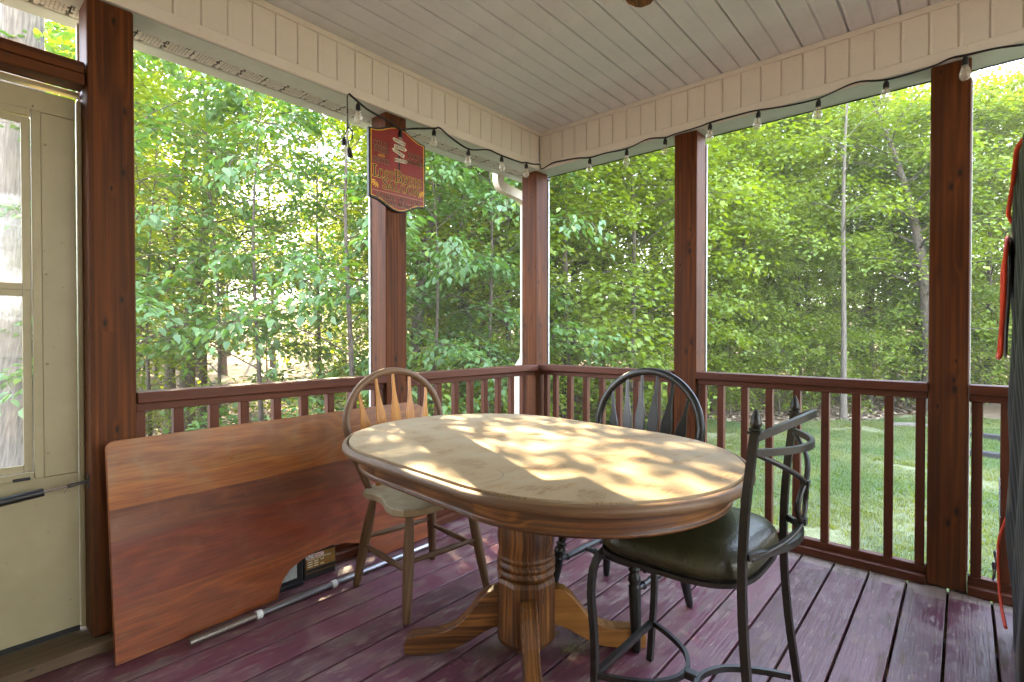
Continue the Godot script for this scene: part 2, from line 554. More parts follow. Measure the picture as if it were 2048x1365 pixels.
func materials() -> void:
	M.deck = deck_paint()
	M.stain = wood(11, [Color(0.235, 0.112, 0.028), Color(0.43, 0.228, 0.064), Color(0.10, 0.06, 0.04)], Vector2(1.5, 0.30), 0.62, 9.0, 14, 0.85)
	M.stain.metallic_specular = 0.32
	M.rail = wood(15, [Color(0.275, 0.120, 0.040), Color(0.40, 0.192, 0.066), Color(0.2, 0.1, 0.06)], Vector2(1.3, 0.22), 0.55, 8.0, 3, 0.5)
	M.rail.metallic_specular = 0.4
	M.sill = wood(17, [Color(0.30, 0.24, 0.17), Color(0.45, 0.36, 0.26), Color(0.18, 0.14, 0.1)], Vector2(1.2, 0.2), 0.7, 8.0, 2, 0.6)
	M.vinyl = mottled(21, [Color(0.85, 0.815, 0.765), Color(0.895, 0.86, 0.815)], Vector2(0.7, 0.7), 0.42, 0.015, 0.0008, Color(0.35, 0.3, 0.25))
	M.ceiling = mottled(23, [Color(0.80, 0.80, 0.80), Color(0.86, 0.86, 0.86)], Vector2(0.9, 0.9), 0.45, 0.015, 0.0006, Color(0.4, 0.35, 0.3))
	M.wrap = mottled(25, [Color(0.707, 0.725, 0.698), Color(0.772, 0.781, 0.753)], Vector2(0.8, 0.8), 0.4, 0.02, 0.0008, Color(0.3, 0.28, 0.26))
	M.soffit = perforated()
	M.door = mottled(27, [Color(0.602, 0.564, 0.428), Color(0.667, 0.625, 0.489)], Vector2(0.9, 0.9), 0.45, 0.012, 0.0007, Color(0.42, 0.33, 0.22))
	M.oak = wood(31, [Color(0.255, 0.140, 0.050), Color(0.59, 0.385, 0.165), Color(0.25, 0.13, 0.06)], Vector2(0.9, 0.22), 0.42, 12.0, 1, 1.1, 512, 256, 1.2, 0.25)
	M.oak_grey = wood(33, [Color(0.335, 0.232, 0.135), Color(0.52, 0.395, 0.255), Color(0.25, 0.16, 0.1)], Vector2(0.8, 0.2), 0.55, 10.0, 1, 0.7, 512, 256, 1.4, 0.2)
	M.oak_gold = wood(35, [Color(0.60, 0.37, 0.075), Color(0.77, 0.52, 0.15), Color(0.4, 0.22, 0.08)], Vector2(0.7, 0.16), 0.4, 7.0, 0, 0.5, 256, 128)
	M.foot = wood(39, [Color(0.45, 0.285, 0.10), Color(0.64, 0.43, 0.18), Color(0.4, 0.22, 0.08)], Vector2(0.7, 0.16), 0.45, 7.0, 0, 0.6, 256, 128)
	M.top = dusty_top()
	M.seat_dust = mottled(37, [Color(0.577, 0.493, 0.353), Color(0.688, 0.623, 0.493)], Vector2(0.5, 0.5), 0.65, 0.02, 0.003, Color(0.3, 0.22, 0.14))
	M.panel = veneer()
	var sm := Image.create_from_data(256, 256, false, Image.FORMAT_L8, noise_bytes(256, 256, 53, 0.018, 5))
	for y in 256:
		for x in 256:
			var q := sm.get_pixel(x, y).r
			sm.set_pixel(x, y, Color(0.27 + 0.33 * q, 0, 0))
	M.panel.roughness = 1.0
	M.panel.roughness_texture = ImageTexture.create_from_image(sm)
	M.black_wood = mottled(55, [Color(0.055, 0.06, 0.055), Color(0.12, 0.125, 0.115)], Vector2(0.3, 0.3), 0.36, 0.03, 0.002, Color(0.5, 0.4, 0.3))
	M.iron = mottled(57, [Color(0.085, 0.076, 0.062), Color(0.155, 0.138, 0.108)], Vector2(0.2, 0.2), 0.42, 0.03, 0.004, Color(0.42, 0.36, 0.27))
	M.leather = mottled(59, [Color(0.140, 0.135, 0.070), Color(0.242, 0.233, 0.130)], Vector2(0.35, 0.35), 0.36, 0.02, 0.004, Color(0.45, 0.4, 0.28), 256, 256, false, 0.8)
	M.steel = plain(Color(0.62, 0.62, 0.63), 0.32, 1.0)
	M.rust_steel = mottled(63, [Color(0.45, 0.41, 0.38), Color(0.62, 0.58, 0.54)], Vector2(0.25, 0.06), 0.4, 0.04, 0.03, Color(0.30, 0.16, 0.08))
	M.rust_steel.metallic = 0.75
	M.black = plain(Color(0.06, 0.06, 0.065), 0.42)
	M.rubber = plain(Color(0.045, 0.045, 0.045), 0.6)
	M.white = plain(Color(0.88, 0.88, 0.87), 0.45)
	M.screw = plain(Color(0.62, 0.58, 0.48), 0.4, 0.6)
	M.glass = plain(Color(0.93, 0.96, 0.95, 0.06), 0.03, 0.0, 0.4)
	M.glass.transparency = BaseMaterial3D.TRANSPARENCY_ALPHA
	M.bulb = plain(Color(0.95, 0.95, 0.9, 0.22), 0.04, 0.0, 0.8)
	M.bulb.transparency = BaseMaterial3D.TRANSPARENCY_ALPHA
	M.filament = plain(Color(0.5, 0.38, 0.2), 0.4, 0.7)
	M.wire = plain(Color(0.45, 0.45, 0.44), 0.6)
	M.siding = mottled(65, [Color(0.74, 0.70, 0.62), Color(0.80, 0.77, 0.69)], Vector2(1.4, 1.4), 0.6, 0.02)
	M.brick = bricks_far()

# ---------------------------------------------------------------- porch shell
const HB := 2.358      # underside of the beams
const HC := 2.625      # ceiling
const SEAM := 0.1014

# one vinyl strip, length along local x, width along local y, face towards +z, a groove on both long sides
func strip(length: float, width: float, g1: float, d1: float, g2: float, d2: float) -> B:
	var b := B.new()
	var prof := [Vector2(0, -d1 - 0.004), Vector2(0, -d1), Vector2(g1 * 0.5, -d1 * 0.9), Vector2(g1, -0.0010), Vector2(g1 + 0.002, 0.0010), Vector2(g1 + 0.007, 0.0012), Vector2(g1 + 0.011, 0.0), Vector2(width * 0.5, 0.0004), Vector2(width - g2 - 0.002, 0), Vector2(width - g2, -0.0008), Vector2(width - g2 * 0.5, -d2 * 0.9), Vector2(width, -d2)]
	for i in prof.size() - 1:
		var p: Vector2 = prof[i]
		var q: Vector2 = prof[i + 1]
		var d := (q - p).normalized()
		var nn := Vector3(0, -d.y, d.x)
		if nn.z < 0: nn = -nn
		b.flat_quad(Vector3(0, p.x, p.y), Vector3(length, p.x, p.y), Vector3(length, q.x, q.y), Vector3(0, q.x, q.y), nn, Vector2(0, p.x), Vector2(length, p.x), Vector2(length, q.x), Vector2(0, q.x))
	return b

func porch_shell() -> void:
	var x0 := -3.9
	var z1 := 4.9
	# deck boards, each one laid separately along x
	var floor_ := setting("deck_floor")
	var z := 1.731 - 0.1445 * 13
	var k := 0
	var bset := []
	for j in 8:
		var b := B.new()
		var wdt := 0.1362
		b.box(Vector3((x0 + DECK_X1) * 0.5, -0.014, 0), Vector3(DECK_X1 - x0, 0.028, wdt), 0.003)
		for i in b.uv.size():
			var p := b.v[i]
			var vv := clampf((p.z + wdt * 0.5) / wdt, 0.02, 0.98) if b.n[i].y > 0.5 else 0.5
			b.uv[i] = Vector2((p.x - DECK_X0) / (DECK_X1 - DECK_X0), (j + vv * 0.96 + 0.02) / 8.0)
		bset.append(b.mesh())
	while z < z1:
		var o := put("deck_board", bset[(k * 3) % 8], M.deck, floor_, Vector3(0, rng.randf_range(-0.0015, 0.0), z + 0.1445 * 0.5))
		o.rotation.x = rng.randf_range(-0.008, 0.008)
		z += 0.1445
		k += 1
	for xx in [-3.7, -3.29, -2.88, -2.47, -2.06, -1.65, -1.24, -0.83, -0.42]:
		box_part("joist", Vector3(xx, -0.125, z1 * 0.5), Vector3(0.038, 0.18, z1), M.sill, floor_)
	box_part("skirt_board", Vector3((x0 + 0.02) * 0.5, -0.345, -0.125), Vector3(0.02 - x0, 0.63, 0.036), M.sill, floor_)
	box_part("skirt_board", Vector3(0.052, -0.345, z1 * 0.5), Vector3(0.036, 0.63, z1), M.sill, floor_)
	# ceiling strips along x
	var ceil_ := setting("porch_ceiling")
	var bev := strip(-x0 + 0.02, SEAM, 0.0045, 0.007, 0.005, 0.015).mesh()
	var odd := strip(-x0 + 0.02, SEAM, 0.005, 0.015, 0.0045, 0.007).mesh()
	var zc := 1.2105 - SEAM * 12
	k = 0
	while zc < z1:
		var o := put("ceiling_panel", bev if k % 2 == 0 else odd, M.ceiling, ceil_)
		o.transform = Transform3D(Basis(Vector3(1, 0, 0), Vector3(0, 0, 1), Vector3(0, -1, 0)), Vector3(x0, HC, zc))
		zc += SEAM
		k += 1
	box_part("light_block_roof", Vector3((x0 + 0.3) * 0.5, 2.72, z1 * 0.5 - 0.1), Vector3(0.3 - x0, 0.1, z1 + 0.5), M.sill, ceil_, 0.01)  # unseen slab added over the ceiling to block light
	# beam along x, face at z = 0
	var bl := thing("porch_beam", "long cream vinyl-clad beam above the saloon sign", "beam")
	var vs := strip(HC - HB - 0.03, SEAM, 0.0032, 0.0065, 0.0032, 0.0065).mesh()
	var xs := -2.147 - SEAM * 17
	while xs < -0.02:
		var o := put("panel", vs, M.vinyl, bl)
		o.transform = Transform3D(Basis(Vector3(0, 1, 0), Vector3(1, 0, 0), Vector3(0, 0, 1)), Vector3(xs, HB + 0.02, 0.0))
		xs += SEAM
	box_part("bottom_trim", Vector3(x0 * 0.5, HB + 0.024, 0.001), Vector3(-x0 - 0.004, 0.052, 0.012), M.vinyl, bl, 0.004)
	box_part("top_trim", Vector3(x0 * 0.5, HC - 0.014, 0.004), Vector3(-x0 - 0.012, 0.028, 0.018), M.vinyl, bl, 0.003)
	box_part("core", Vector3(x0 * 0.5, HB + 0.14, -0.075), Vector3(-x0, 0.274, 0.126), M.wrap, bl, 0.002)
	box_part("underside_wrap", Vector3((x0 - 0.9) * 0.5 + 0.33, HB - 0.0005, -0.066), Vector3(1.7, 0.006, 0.116), M.wrap, bl, 0.001)
	box_part("underside_wrap", Vector3(-0.61, HB - 0.0007, -0.066), Vector3(1.2, 0.006, 0.116), M.wrap, bl, 0.001)
	# beam along z, face at x = 0
	var br := thing("porch_beam", "long cream vinyl-clad beam on the lawn side", "beam")
	var zs := 1.2105 - SEAM * 12
	var first := true
	while zs < z1:
		if zs > -0.02:
			var o := put("panel", vs, M.vinyl, br)
			o.transform = Transform3D(Basis(Vector3(0, 1, 0), Vector3(0, 0, 1), Vector3(1, 0, 0)) * Basis.from_scale(Vector3(1, 1, -1)), Vector3(0, HB + 0.02, zs))
		zs += SEAM
	box_part("bottom_trim", Vector3(-0.001, HB + 0.024, z1 * 0.5), Vector3(0.012, 0.052, z1 - 0.004), M.vinyl, br, 0.004)
	box_part("top_trim", Vector3(-0.004, HC - 0.014, z1 * 0.5), Vector3(0.018, 0.028, z1 - 0.012), M.vinyl, br, 0.003)
	box_part("corner_trim", Vector3(-0.005, (HB + HC) * 0.5 + 0.01, 0.012), Vector3(0.014, HC - HB - 0.085, 0.026), M.vinyl, br, 0.003)
	box_part("core", Vector3(0.085, HB + 0.14, z1 * 0.5 - 0.07), Vector3(0.15, 0.27, z1 + 0.14), M.wrap, br, 0.002)
	box_part("underside_wrap", Vector3(0.085, HB - 0.001, z1 * 0.5 - 0.06), Vector3(0.164, 0.006, z1 + 0.1), M.wrap, br, 0.001)
	box_part("drip_strip", Vector3(0.1685, HB - 0.006, z1 * 0.5 - 0.06), Vector3(0.004, 0.008, z1 + 0.1), M.rubber, br, 0.001)
	# eave: perforated soffit panels and the fascia beyond
	var so := thing("eave_soffit", "white perforated soffit under the eave outside the sign-side beam", "soffit")
	var pm := B.new()
	pm.box(Vector3(0, 0, 0), Vector3(0.0965, 0.004, 0.094), 0.0012)
	for i in pm.uv.size(): pm.uv[i] = Vector2(pm.v[i].x / 0.0965 + 0.5, pm.v[i].z / 0.094 + 0.5)
	var pmesh := pm.mesh()
	var xp := -3.9
	while xp < 0.25:
		var o := put("vent_panel", pmesh, M.soffit, so, Vector3(xp, HB + 0.004 + rng.randf_range(-0.001, 0.001), -0.176))
		o.rotation.z = rng.randf_range(-0.012, 0.012)
		if rng.randf() < 0.5: o.rotation.y = PI
		xp += SEAM
	box_part("fascia", Vector3((x0 + 0.3) * 0.5, HB + 0.067, -0.268), Vector3(0.3 - x0, 0.14, 0.082), M.wrap, so, 0.006)
	box_part("backing", Vector3((x0 + 0.3) * 0.5, HB + 0.03, -0.178), Vector3(0.3 - x0, 0.03, 0.09), M.rubber, so, 0.002)
	# house wall behind the camera, plus two unseen walls added to cut light
	var hs := thing("siding_wall", "cream siding wall of the house closing the porch behind", "wall")
	for i in 16:
		box_part("siding_board", Vector3(x0 - 0.03, 0.09 + i * 0.172, z1 * 0.5), Vector3(0.02, 0.176, z1 + 0.2), M.siding, hs, 0.004, Basis(Vector3(0, 0, 1), 0.03))
	box_part("siding_core", Vector3(x0 - 0.12, 1.3, z1 * 0.5), Vector3(0.14, 3.0, z1 + 0.3), M.siding, hs)
	var he := thing("siding_wall", "added unseen cream siding wall that dims the light from the porch end", "wall")  # added out of view, narrows the open end to dim the interior
	for i in 16:
		box_part("siding_board", Vector3(-3.4, 0.09 + i * 0.172, z1 + 0.03), Vector3(1.0, 0.176, 0.02), M.siding, he, 0.004, Basis(Vector3(1, 0, 0), 0.03))
	box_part("siding_core", Vector3(-3.4, 1.3, z1 + 0.12), Vector3(1.0, 3.0, 0.14), M.siding, he)
	var hd := thing("siding_wall", "narrow added siding wall blocking light on the hinge side of the door", "wall")  # unseen wall added to stop light leaking in beside the door
	for i in 16:
		box_part("siding_board", Vector3(-3.725, 0.09 + i * 0.172, -0.06), Vector3(0.40, 0.176, 0.02), M.siding, hd, 0.004, Basis(Vector3(1, 0, 0), -0.03))
	box_part("siding_core", Vector3(-3.725, 1.3, -0.13), Vector3(0.40, 3.0, 0.10), M.siding, hd)

func porch_posts() -> void:
	var S := 0.139
	var spec := [
		["thick reddish brown post beside the cream door", Vector3(-2.5445, 0, -0.0705), 0.042],
		["brown square post behind the red saloon sign", Vector3(-1.2795, 0, -0.0755), 0.0],
		["brown square post in the corner where both railings meet", Vector3(0.0445, 0, -0.0905), 0.0],
		["brown square post halfway along the lawn-side railing", Vector3(0.0775, 0, 1.0935), 0.0],
		["widest brown post at the right, beside the black padded cover", Vector3(0.0785, 0, 2.303), 0.0],
		["brown square post beyond the black padded cover", Vector3(0.0785, 0, 3.6), 0.0],
		["brown square post at the far outer corner behind", Vector3(0.0785, 0, 4.85), 0.0]]
	for s in spec:
		var t := thing("porch_post", s[0], "post", s[1], 0.0, "porch posts")
		var b := B.new()
		var off := Vector2(rng.randf() * 4.0, rng.randf() * 3.0)
		b.box(Vector3(0, (HB + s[2]) * 0.5 + 0.001, 0), Vector3(S, HB - s[2] - 0.008, S), 0.006, Basis.IDENTITY, off)
		part("shaft", b, M.stain, t)
		# grey screen stop nailed on the outer side
		var out := Vector3(0, HB * 0.5, -S * 0.5 - 0.011) if s[1].x < 0 else Vector3(S * 0.5 + 0.011, HB * 0.5, 0)
		if s[1].x < 0: box_part("screen_stop", out, Vector3(S + 0.012, HB - 0.1, 0.018), M.wrap, t, 0.003)
		else: box_part("screen_stop", out, Vector3(0.018, HB - 0.1, S + 0.012), M.wrap, t, 0.003)

# railing from a to b (centre line on the floor), balusters at the given distances from a
func railing(label: String, a: Vector3, b: Vector3, at: Array, inward: Vector3) -> void:
	var d := (b - a).normalized()
	var l := a.distance_to(b)
	var t := thing("porch_railing", label, "railing", a, 0.0, "porch railings")
	var basis := Basis(d, Vector3.UP, d.cross(Vector3.UP))
	var mid := d * l * 0.5
	var rb := B.new()
	rb.box(mid + Vector3(0, 0.9035, 0) + inward * 0.004, Vector3(l - 0.003, 0.042, 0.088), 0.004, basis, Vector2(rng.randf() * 3, rng.randf()))
	part("top_rail", rb, M.rail, t)
	rb = B.new()
	rb.box(mid + Vector3(0, 0.8655, 0) - inward * 0.004, Vector3(l - 0.004, 0.032, 0.046), 0.003, basis, Vector2(rng.randf() * 3, rng.randf()))
	part("under_rail", rb, M.rail, t)
	rb = B.new()
	rb.box(mid + Vector3(0, 0.021, 0) + inward * 0.002, Vector3(l - 0.003, 0.04, 0.088), 0.004, basis, Vector2(rng.randf() * 3, rng.randf()))
	part("bottom_rail", rb, M.rail, t)
	rb = B.new()
	rb.box(mid + Vector3(0, 0.0585, 0) - inward * 0.012, Vector3(l - 0.004, 0.034, 0.042), 0.003, basis, Vector2(rng.randf() * 3, rng.randf()))
	part("baluster_plate", rb, M.rail, t)
	var meshes := []
	for q in 4:
		var bb := B.new()
		bb.box(Vector3(0, 0.4625, 0), Vector3(0.036, 0.7725, 0.036), 0.003, Basis.IDENTITY, Vector2(rng.randf() * 3, rng.randf() * 2))
		meshes.append(bb.mesh())
	for s in at:
		var o := put("baluster", meshes[rng.randi() % 4], M.rail, t, d * s - inward * 0.010)
		o.rotation.y = rng.randf_range(-0.04, 0.04)

func porch_railings() -> void:
	var zc := -0.044
	var xc := 0.044
	var L1 := [-2.457, -2.326, -2.193, -2.07, -1.926, -1.794, -1.658, -1.53, -1.385]
	var L2 := [-1.185, -1.07, -0.942, -0.802, -0.671, -0.537, -0.404, -0.268, -0.14]
	var R1 := [0.02, 0.103, 0.231, 0.367, 0.496, 0.626, 0.754, 0.899, 0.99]
	var R2 := [1.19, 1.295, 1.427, 1.555, 1.691, 1.822, 1.955, 2.087, 2.206]
	var R3 := [2.402, 2.495, 2.63, 2.77, 2.9, 3.04, 3.17, 3.3, 3.43]
	var f := func(arr: Array, s: float): return arr.map(func(q): return q - s)
	railing("red-brown railing between the door post and the sign post", Vector3(-2.475, 0, zc), Vector3(-1.349, 0, zc), f.call(L1, -2.475), Vector3(0, 0, 1))
	railing("red-brown railing between the sign post and the corner post", Vector3(-1.21, 0, zc), Vector3(-0.026, 0, zc), f.call(L2, -1.21), Vector3(0, 0, 1))
	railing("red-brown railing from the corner post to the middle lawn-side post", Vector3(xc, 0, -0.02), Vector3(xc, 0, 1.024), f.call(R1, -0.02), Vector3(-1, 0, 0))
	railing("red-brown railing between the two lawn-side posts at the right", Vector3(xc, 0, 1.163), Vector3(xc, 0, 2.2335), f.call(R2, 1.163), Vector3(-1, 0, 0))
	railing("red-brown railing closing the open porch end behind", Vector3(-2.88, 0, 4.85), Vector3(-0.02, 0, 4.85), range(1, 22).map(func(q): return q * 0.133), Vector3(0, 0, -1))
	railing("short stretch of red-brown railing next to the black padded cover", Vector3(xc, 0, 2.3725), Vector3(xc, 0, 3.53), f.call(R3, 2.3725), Vector3(-1, 0, 0))

# insect screen of thin crossed wires between two corners
func insect_screen(label: String, a: Vector3, d: Vector3, l: float, y0: float, y1: float, nn: Vector3) -> void:
	var b := B.new()
	var w := 0.00022
	var pitch := 0.0042
	var k := int(l / pitch)
	for i in k:
		var p := a + d * (pitch * (i + 0.5))
		b.flat_quad(p + Vector3(0, y0, 0) - d * w * 0.5, p + Vector3(0, y0, 0) + d * w * 0.5, p + Vector3(0, y1, 0) + d * w * 0.5, p + Vector3(0, y1, 0) - d * w * 0.5, nn)
		b.flat_quad(p + Vector3(0, y0, 0) - nn * w * 0.5, p + Vector3(0, y0, 0) + nn * w * 0.5, p + Vector3(0, y1, 0) + nn * w * 0.5, p + Vector3(0, y1, 0) - nn * w * 0.5, d)
	k = int((y1 - y0) / pitch)
	for i in k:
		var y := y0 + pitch * (i + 0.5)
		var p := a + Vector3(0, y, 0)
		b.flat_quad(p - Vector3(0, w * 0.5, 0), p + d * l - Vector3(0, w * 0.5, 0), p + d * l + Vector3(0, w * 0.5, 0), p + Vector3(0, w * 0.5, 0), nn)
		b.flat_quad(p - nn * w * 0.5, p + d * l - nn * w * 0.5, p + d * l + nn * w * 0.5, p + nn * w * 0.5, Vector3.UP)
	var o := part("insect_screen", b, M.wire, self)
	tag(o, label, "screen", "insect screens in the porch openings")

func porch_screens() -> void:
	var zo := -0.146
	insect_screen("fine insect screen between the door post and the sign post", Vector3(-2.475, 0, zo), Vector3(1, 0, 0), 1.126, 0.05, HB, Vector3(0, 0, 1))
	insect_screen("fine insect screen between the sign post and the corner post", Vector3(-1.21, 0, zo), Vector3(1, 0, 0), 1.19, 0.05, HB, Vector3(0, 0, 1))
	insect_screen("fine insect screen between the corner post and the middle lawn-side post", Vector3(0.15, 0, -0.02), Vector3(0, 0, 1), 1.044, 0.05, HB, Vector3(-1, 0, 0))
	insect_screen("fine insect screen between the two right-hand lawn-side posts", Vector3(0.15, 0, 1.163), Vector3(0, 0, 1), 1.07, 0.05, HB, Vector3(-1, 0, 0))
	insect_screen("fine insect screen right of the widest post", Vector3(0.15, 0, 2.3725), Vector3(0, 0, 1), 1.157, 0.05, HB, Vector3(-1, 0, 0))

func porch_door() -> void:
	# wooden header over the door
	var h := thing("door_header", "reddish brown wooden header above the cream door", "beam", Vector3(-3.25, 0, 0))
	box_part("header_board", Vector3(0, 2.097, -0.060), Vector3(1.268, 0.042, 0.085), M.stain, h, 0.004)
	box_part("header_board", Vector3(0, 2.055, -0.058), Vector3(1.268, 0.04, 0.085), M.stain, h, 0.004)
	var s := thing("door_sill", "worn brown wooden sill under the cream door", "sill", Vector3(-3.2, 0, 0))
	box_part("sill_board", Vector3(0, 0.0205, -0.06), Vector3(1.45, 0.041, 0.19), M.sill, s, 0.004)
	# the storm door itself
	var z := -0.125
	var xr := -2.628
	var xl := -3.50
	var d := thing("storm_door", "cream metal storm door with a tall glass window", "door", Vector3(xr, 0.06, z))
	var w := xr - xl
	box_part("jamb", Vector3(0.0075, 0.97, 0.003), Vector3(0.013, 1.95, 0.034), M.door, d, 0.002)
	box_part("head_jamb", Vector3(-w * 0.5, 1.968, 0.003), Vector3(w + 0.02, 0.016, 0.034), M.door, d, 0.002)
	# four flat members leave the opening
	var wr := -0.098
	var wl := -w + 0.098
	var y0 := 0.575
	var y1 := 1.872
	var st := part("stile", _box(Vector3(wr * 0.5 - 0.002, (y0 + y1) * 0.5, 0), Vector3(-wr - 0.004, y1 - y0 - 0.002, 0.03), 0.002), M.door, d)
	part("stile", _box(Vector3(-w + 0.049, (y0 + y1) * 0.5, 0), Vector3(0.094, y1 - y0 - 0.002, 0.03), 0.002), M.door, d)
	part("top_panel", _box(Vector3(-w * 0.5, (y1 + 1.947) * 0.5, 0), Vector3(w - 0.006, 1.947 - y1, 0.0294), 0.002), M.door, d)
	var kick := part("kick_panel", _box(Vector3(-w * 0.5, y0 * 0.5 + 0.003, 0), Vector3(w - 0.006, y0 - 0.006, 0.0294), 0.002), M.door, d)
	# raised window surround
	var sr := 0.026
	for q in [[Vector3(wr - sr * 0.5, (y0 + y1) * 0.5, 0.014), Vector3(sr, y1 - y0, 0.018)], [Vector3(wl + sr * 0.5, (y0 + y1) * 0.5, 0.014), Vector3(sr, y1 - y0, 0.018)], [Vector3((wl + wr) * 0.5, y1 - sr * 0.5, 0.014), Vector3(wr - wl - sr * 2 - 0.002, sr, 0.018)], [Vector3((wl + wr) * 0.5, y0 + sr * 0.5, 0.014), Vector3(wr - wl - sr * 2 - 0.002, sr, 0.018)]]:
		part("window_surround", _box(q[0], q[1], 0.003), M.door, d)
	for q in [[Vector3(wr + 0.012, 1.3, 0.0155), 0.0], [Vector3(wr + 0.012, 0.98, 0.0155), 0.0], [Vector3(wr + 0.012, 0.66, 0.0155), 0.0], [Vector3(wr + 0.012, 1.76, 0.0155), 0.0], [Vector3(wr - 0.018, 1.888, 0.0155), 0.0], [Vector3(-0.03, 0.11, 0.0155), 0.0]]:
		var sc := B.new()
		sc.lathe([Vector2(0.0045, -0.001), Vector2(0.0042, 0.0012), Vector2(0.0025, 0.0026), Vector2(0.0001, 0.003)], 10, q[0], Basis(Vector3.RIGHT, PI / 2))
		part("screw", sc, M.screw, d)
	# two sashes with panes
	var ym := 1.226
	for k in 2:
		var a := y0 + sr + 0.002 if k == 0 else ym + 0.014
		var e := ym + 0.016 if k == 0 else y1 - sr - 0.002
		var zz := 0.004 if k == 0 else 0.0105
		var sash := Node3D.new()
		sash.name = "sash"
		d.add_child(sash, true)
		var cx := (wl + wr) * 0.5
		var hw := (wr - wl) * 0.5 - sr - 0.002
		var sw := 0.024
		for q in [[Vector3(cx + hw - sw * 0.5, (a + e) * 0.5, zz), Vector3(sw, e - a, 0.009)], [Vector3(cx - hw + sw * 0.5, (a + e) * 0.5, zz), Vector3(sw, e - a, 0.009)], [Vector3(cx, a + sw * 0.5, zz), Vector3(hw * 2 - sw * 2 - 0.001, sw, 0.0088)], [Vector3(cx, e - sw * 0.5, zz), Vector3(hw * 2 - sw * 2 - 0.001, sw, 0.0088)]]:
			part("sash_frame", _box(q[0], q[1], 0.002), M.door, sash)
		var pane := part("pane", _box(Vector3(cx, (a + e) * 0.5, zz - 0.001), Vector3(hw * 2 - sw * 2 + 0.004, e - a - sw * 2 + 0.004, 0.003), 0.0), M.glass, sash)
	# weather strip below and the dark sash latch
	part("bottom_sweep", _box(Vector3(-w * 0.5, -0.008, 0.004), Vector3(w - 0.004, 0.018, 0.012), 0.002), M.rubber, d)
	part("sash_latch", _box(Vector3(wr - 0.06, y0 + 0.006, 0.0262), Vector3(0.045, 0.010, 0.006), 0.001), M.rubber, d)
	part("sash_latch", _box(Vector3(wr - 0.135, y0 + 0.006, 0.0262), Vector3(0.016, 0.009, 0.006), 0.001), M.rubber, d)
	# pneumatic closer
	var c := thing("door_closer", "black pneumatic door closer across the cream door", "door closer", Vector3(-2.735, 0.598, -0.045))
	var t := B.new()
	t.tube([Vector3(-0.36, -0.035, 0), Vector3(-0.355, -0.0345, 0), Vector3(-0.004, -0.0005, 0), Vector3(0, 0, 0)], [0.011, 0.0145, 0.0145, 0.0125], 16)
	part("cylinder", t, M.black, c)
	t = B.new()
	t.tube([Vector3(-0.002, 0, 0), Vector3(0.118, 0.0135, 0.012)], 0.0042, 8)
	part("rod", t, M.rust_steel, c)
	t = B.new()
	t.box(Vector3(0.066, 0.004, 0.007), Vector3(0.004, 0.045, 0.004), 0.001, Basis(Vector3(0, 0, 1), -0.6))
	t.box(Vector3(0.066, 0.008, 0.007), Vector3(0.016, 0.014, 0.008), 0.002)
	part("hold_open_clip", t, M.rust_steel, c)
	t = B.new()
	t.box(Vector3(0.096, 0.0125, 0.012), Vector3(0.07, 0.010, 0.016), 0.002, Basis(Vector3(0, 0, 1), 0.12))
	t.box(Vector3(0.119, 0.012, 0.008), Vector3(0.004, 0.05, 0.03), 0.001)
	part("jamb_bracket", t, M.iron, c)

func _box(ctr: Vector3, size: Vector3, bev: float, basis := Basis.IDENTITY) -> B:
	var b := B.new()
	b.box(ctr, size, bev, basis, Vector2(rng.randf() * 2.0, rng.randf() * 2.0))
	return b

# ---------------------------------------------------------------- furniture
# square-section bar swept along a path, flat sided
func bar(b: B, pts: Array, hw: float, hh: float, up := Vector3.UP) -> void:
	var m := pts.size()
	var fr := []
	var side := Vector3.ZERO
	for i in m:
		var t: Vector3
		if i == 0: t = (pts[1] - pts[0]).normalized()
		elif i == m - 1: t = (pts[i] - pts[i - 1]).normalized()
		else: t = (pts[i + 1] - pts[i - 1]).normalized()
		var u := up
		if absf(t.dot(u)) > 0.97: u = Vector3(0, 0, 1) if side == Vector3.ZERO else side.cross(t)
		side = t.cross(u).normalized()
		var un := side.cross(t).normalized()
		fr.append([pts[i], side, un])
	for i in m - 1:
		var a: Array = fr[i]
		var c: Array = fr[i + 1]
		for q in [[1, 2, hw, hh], [2, 1, hh, hw]]:
			for s in [-1.0, 1.0]:
				var na: Vector3 = a[q[0]] * s
				var nc: Vector3 = c[q[0]] * s
				var oa: Vector3 = a[0] + na * q[2]
				var oc: Vector3 = c[0] + nc * q[2]
				var wa: Vector3 = a[q[1]] * q[3]
				var wc: Vector3 = c[q[1]] * q[3]
				b.quad(b.vert(oa - wa, na, Vector2(i * 0.1, 0)), b.vert(oa + wa, na, Vector2(i * 0.1, 0.02)), b.vert(oc + wc, nc, Vector2(i * 0.1 + 0.1, 0.02)), b.vert(oc - wc, nc, Vector2(i * 0.1 + 0.1, 0)))
	for e in [0, m - 1]:
		var a: Array = fr[e]
		var t: Vector3 = a[1].cross(a[2]) * (1.0 if e == 0 else -1.0)
		var d: Vector3 = (pts[0] - pts[1]) if e == 0 else (pts[m - 1] - pts[m - 2])
		if t.dot(d) < 0: t = -t
		b.flat_quad(a[0] - a[1] * hw - a[2] * hh, a[0] + a[1] * hw - a[2] * hh, a[0] + a[1] * hw + a[2] * hh, a[0] - a[1] * hw + a[2] * hh, t)

func smooth_path(pts: Array, n := 24) -> Array:
	var c := Curve3D.new()
	for i in pts.size():
		var a: Vector3 = pts[maxi(i - 1, 0)]
		var b: Vector3 = pts[mini(i + 1, pts.size() - 1)]
		var t := (b - a) / 6.0
		c.add_point(pts[i], -t, t)
	var out := []
	var l := c.get_baked_length()
	for i in n + 1: out.append(c.sample_baked(l * i / n, true))
	return out

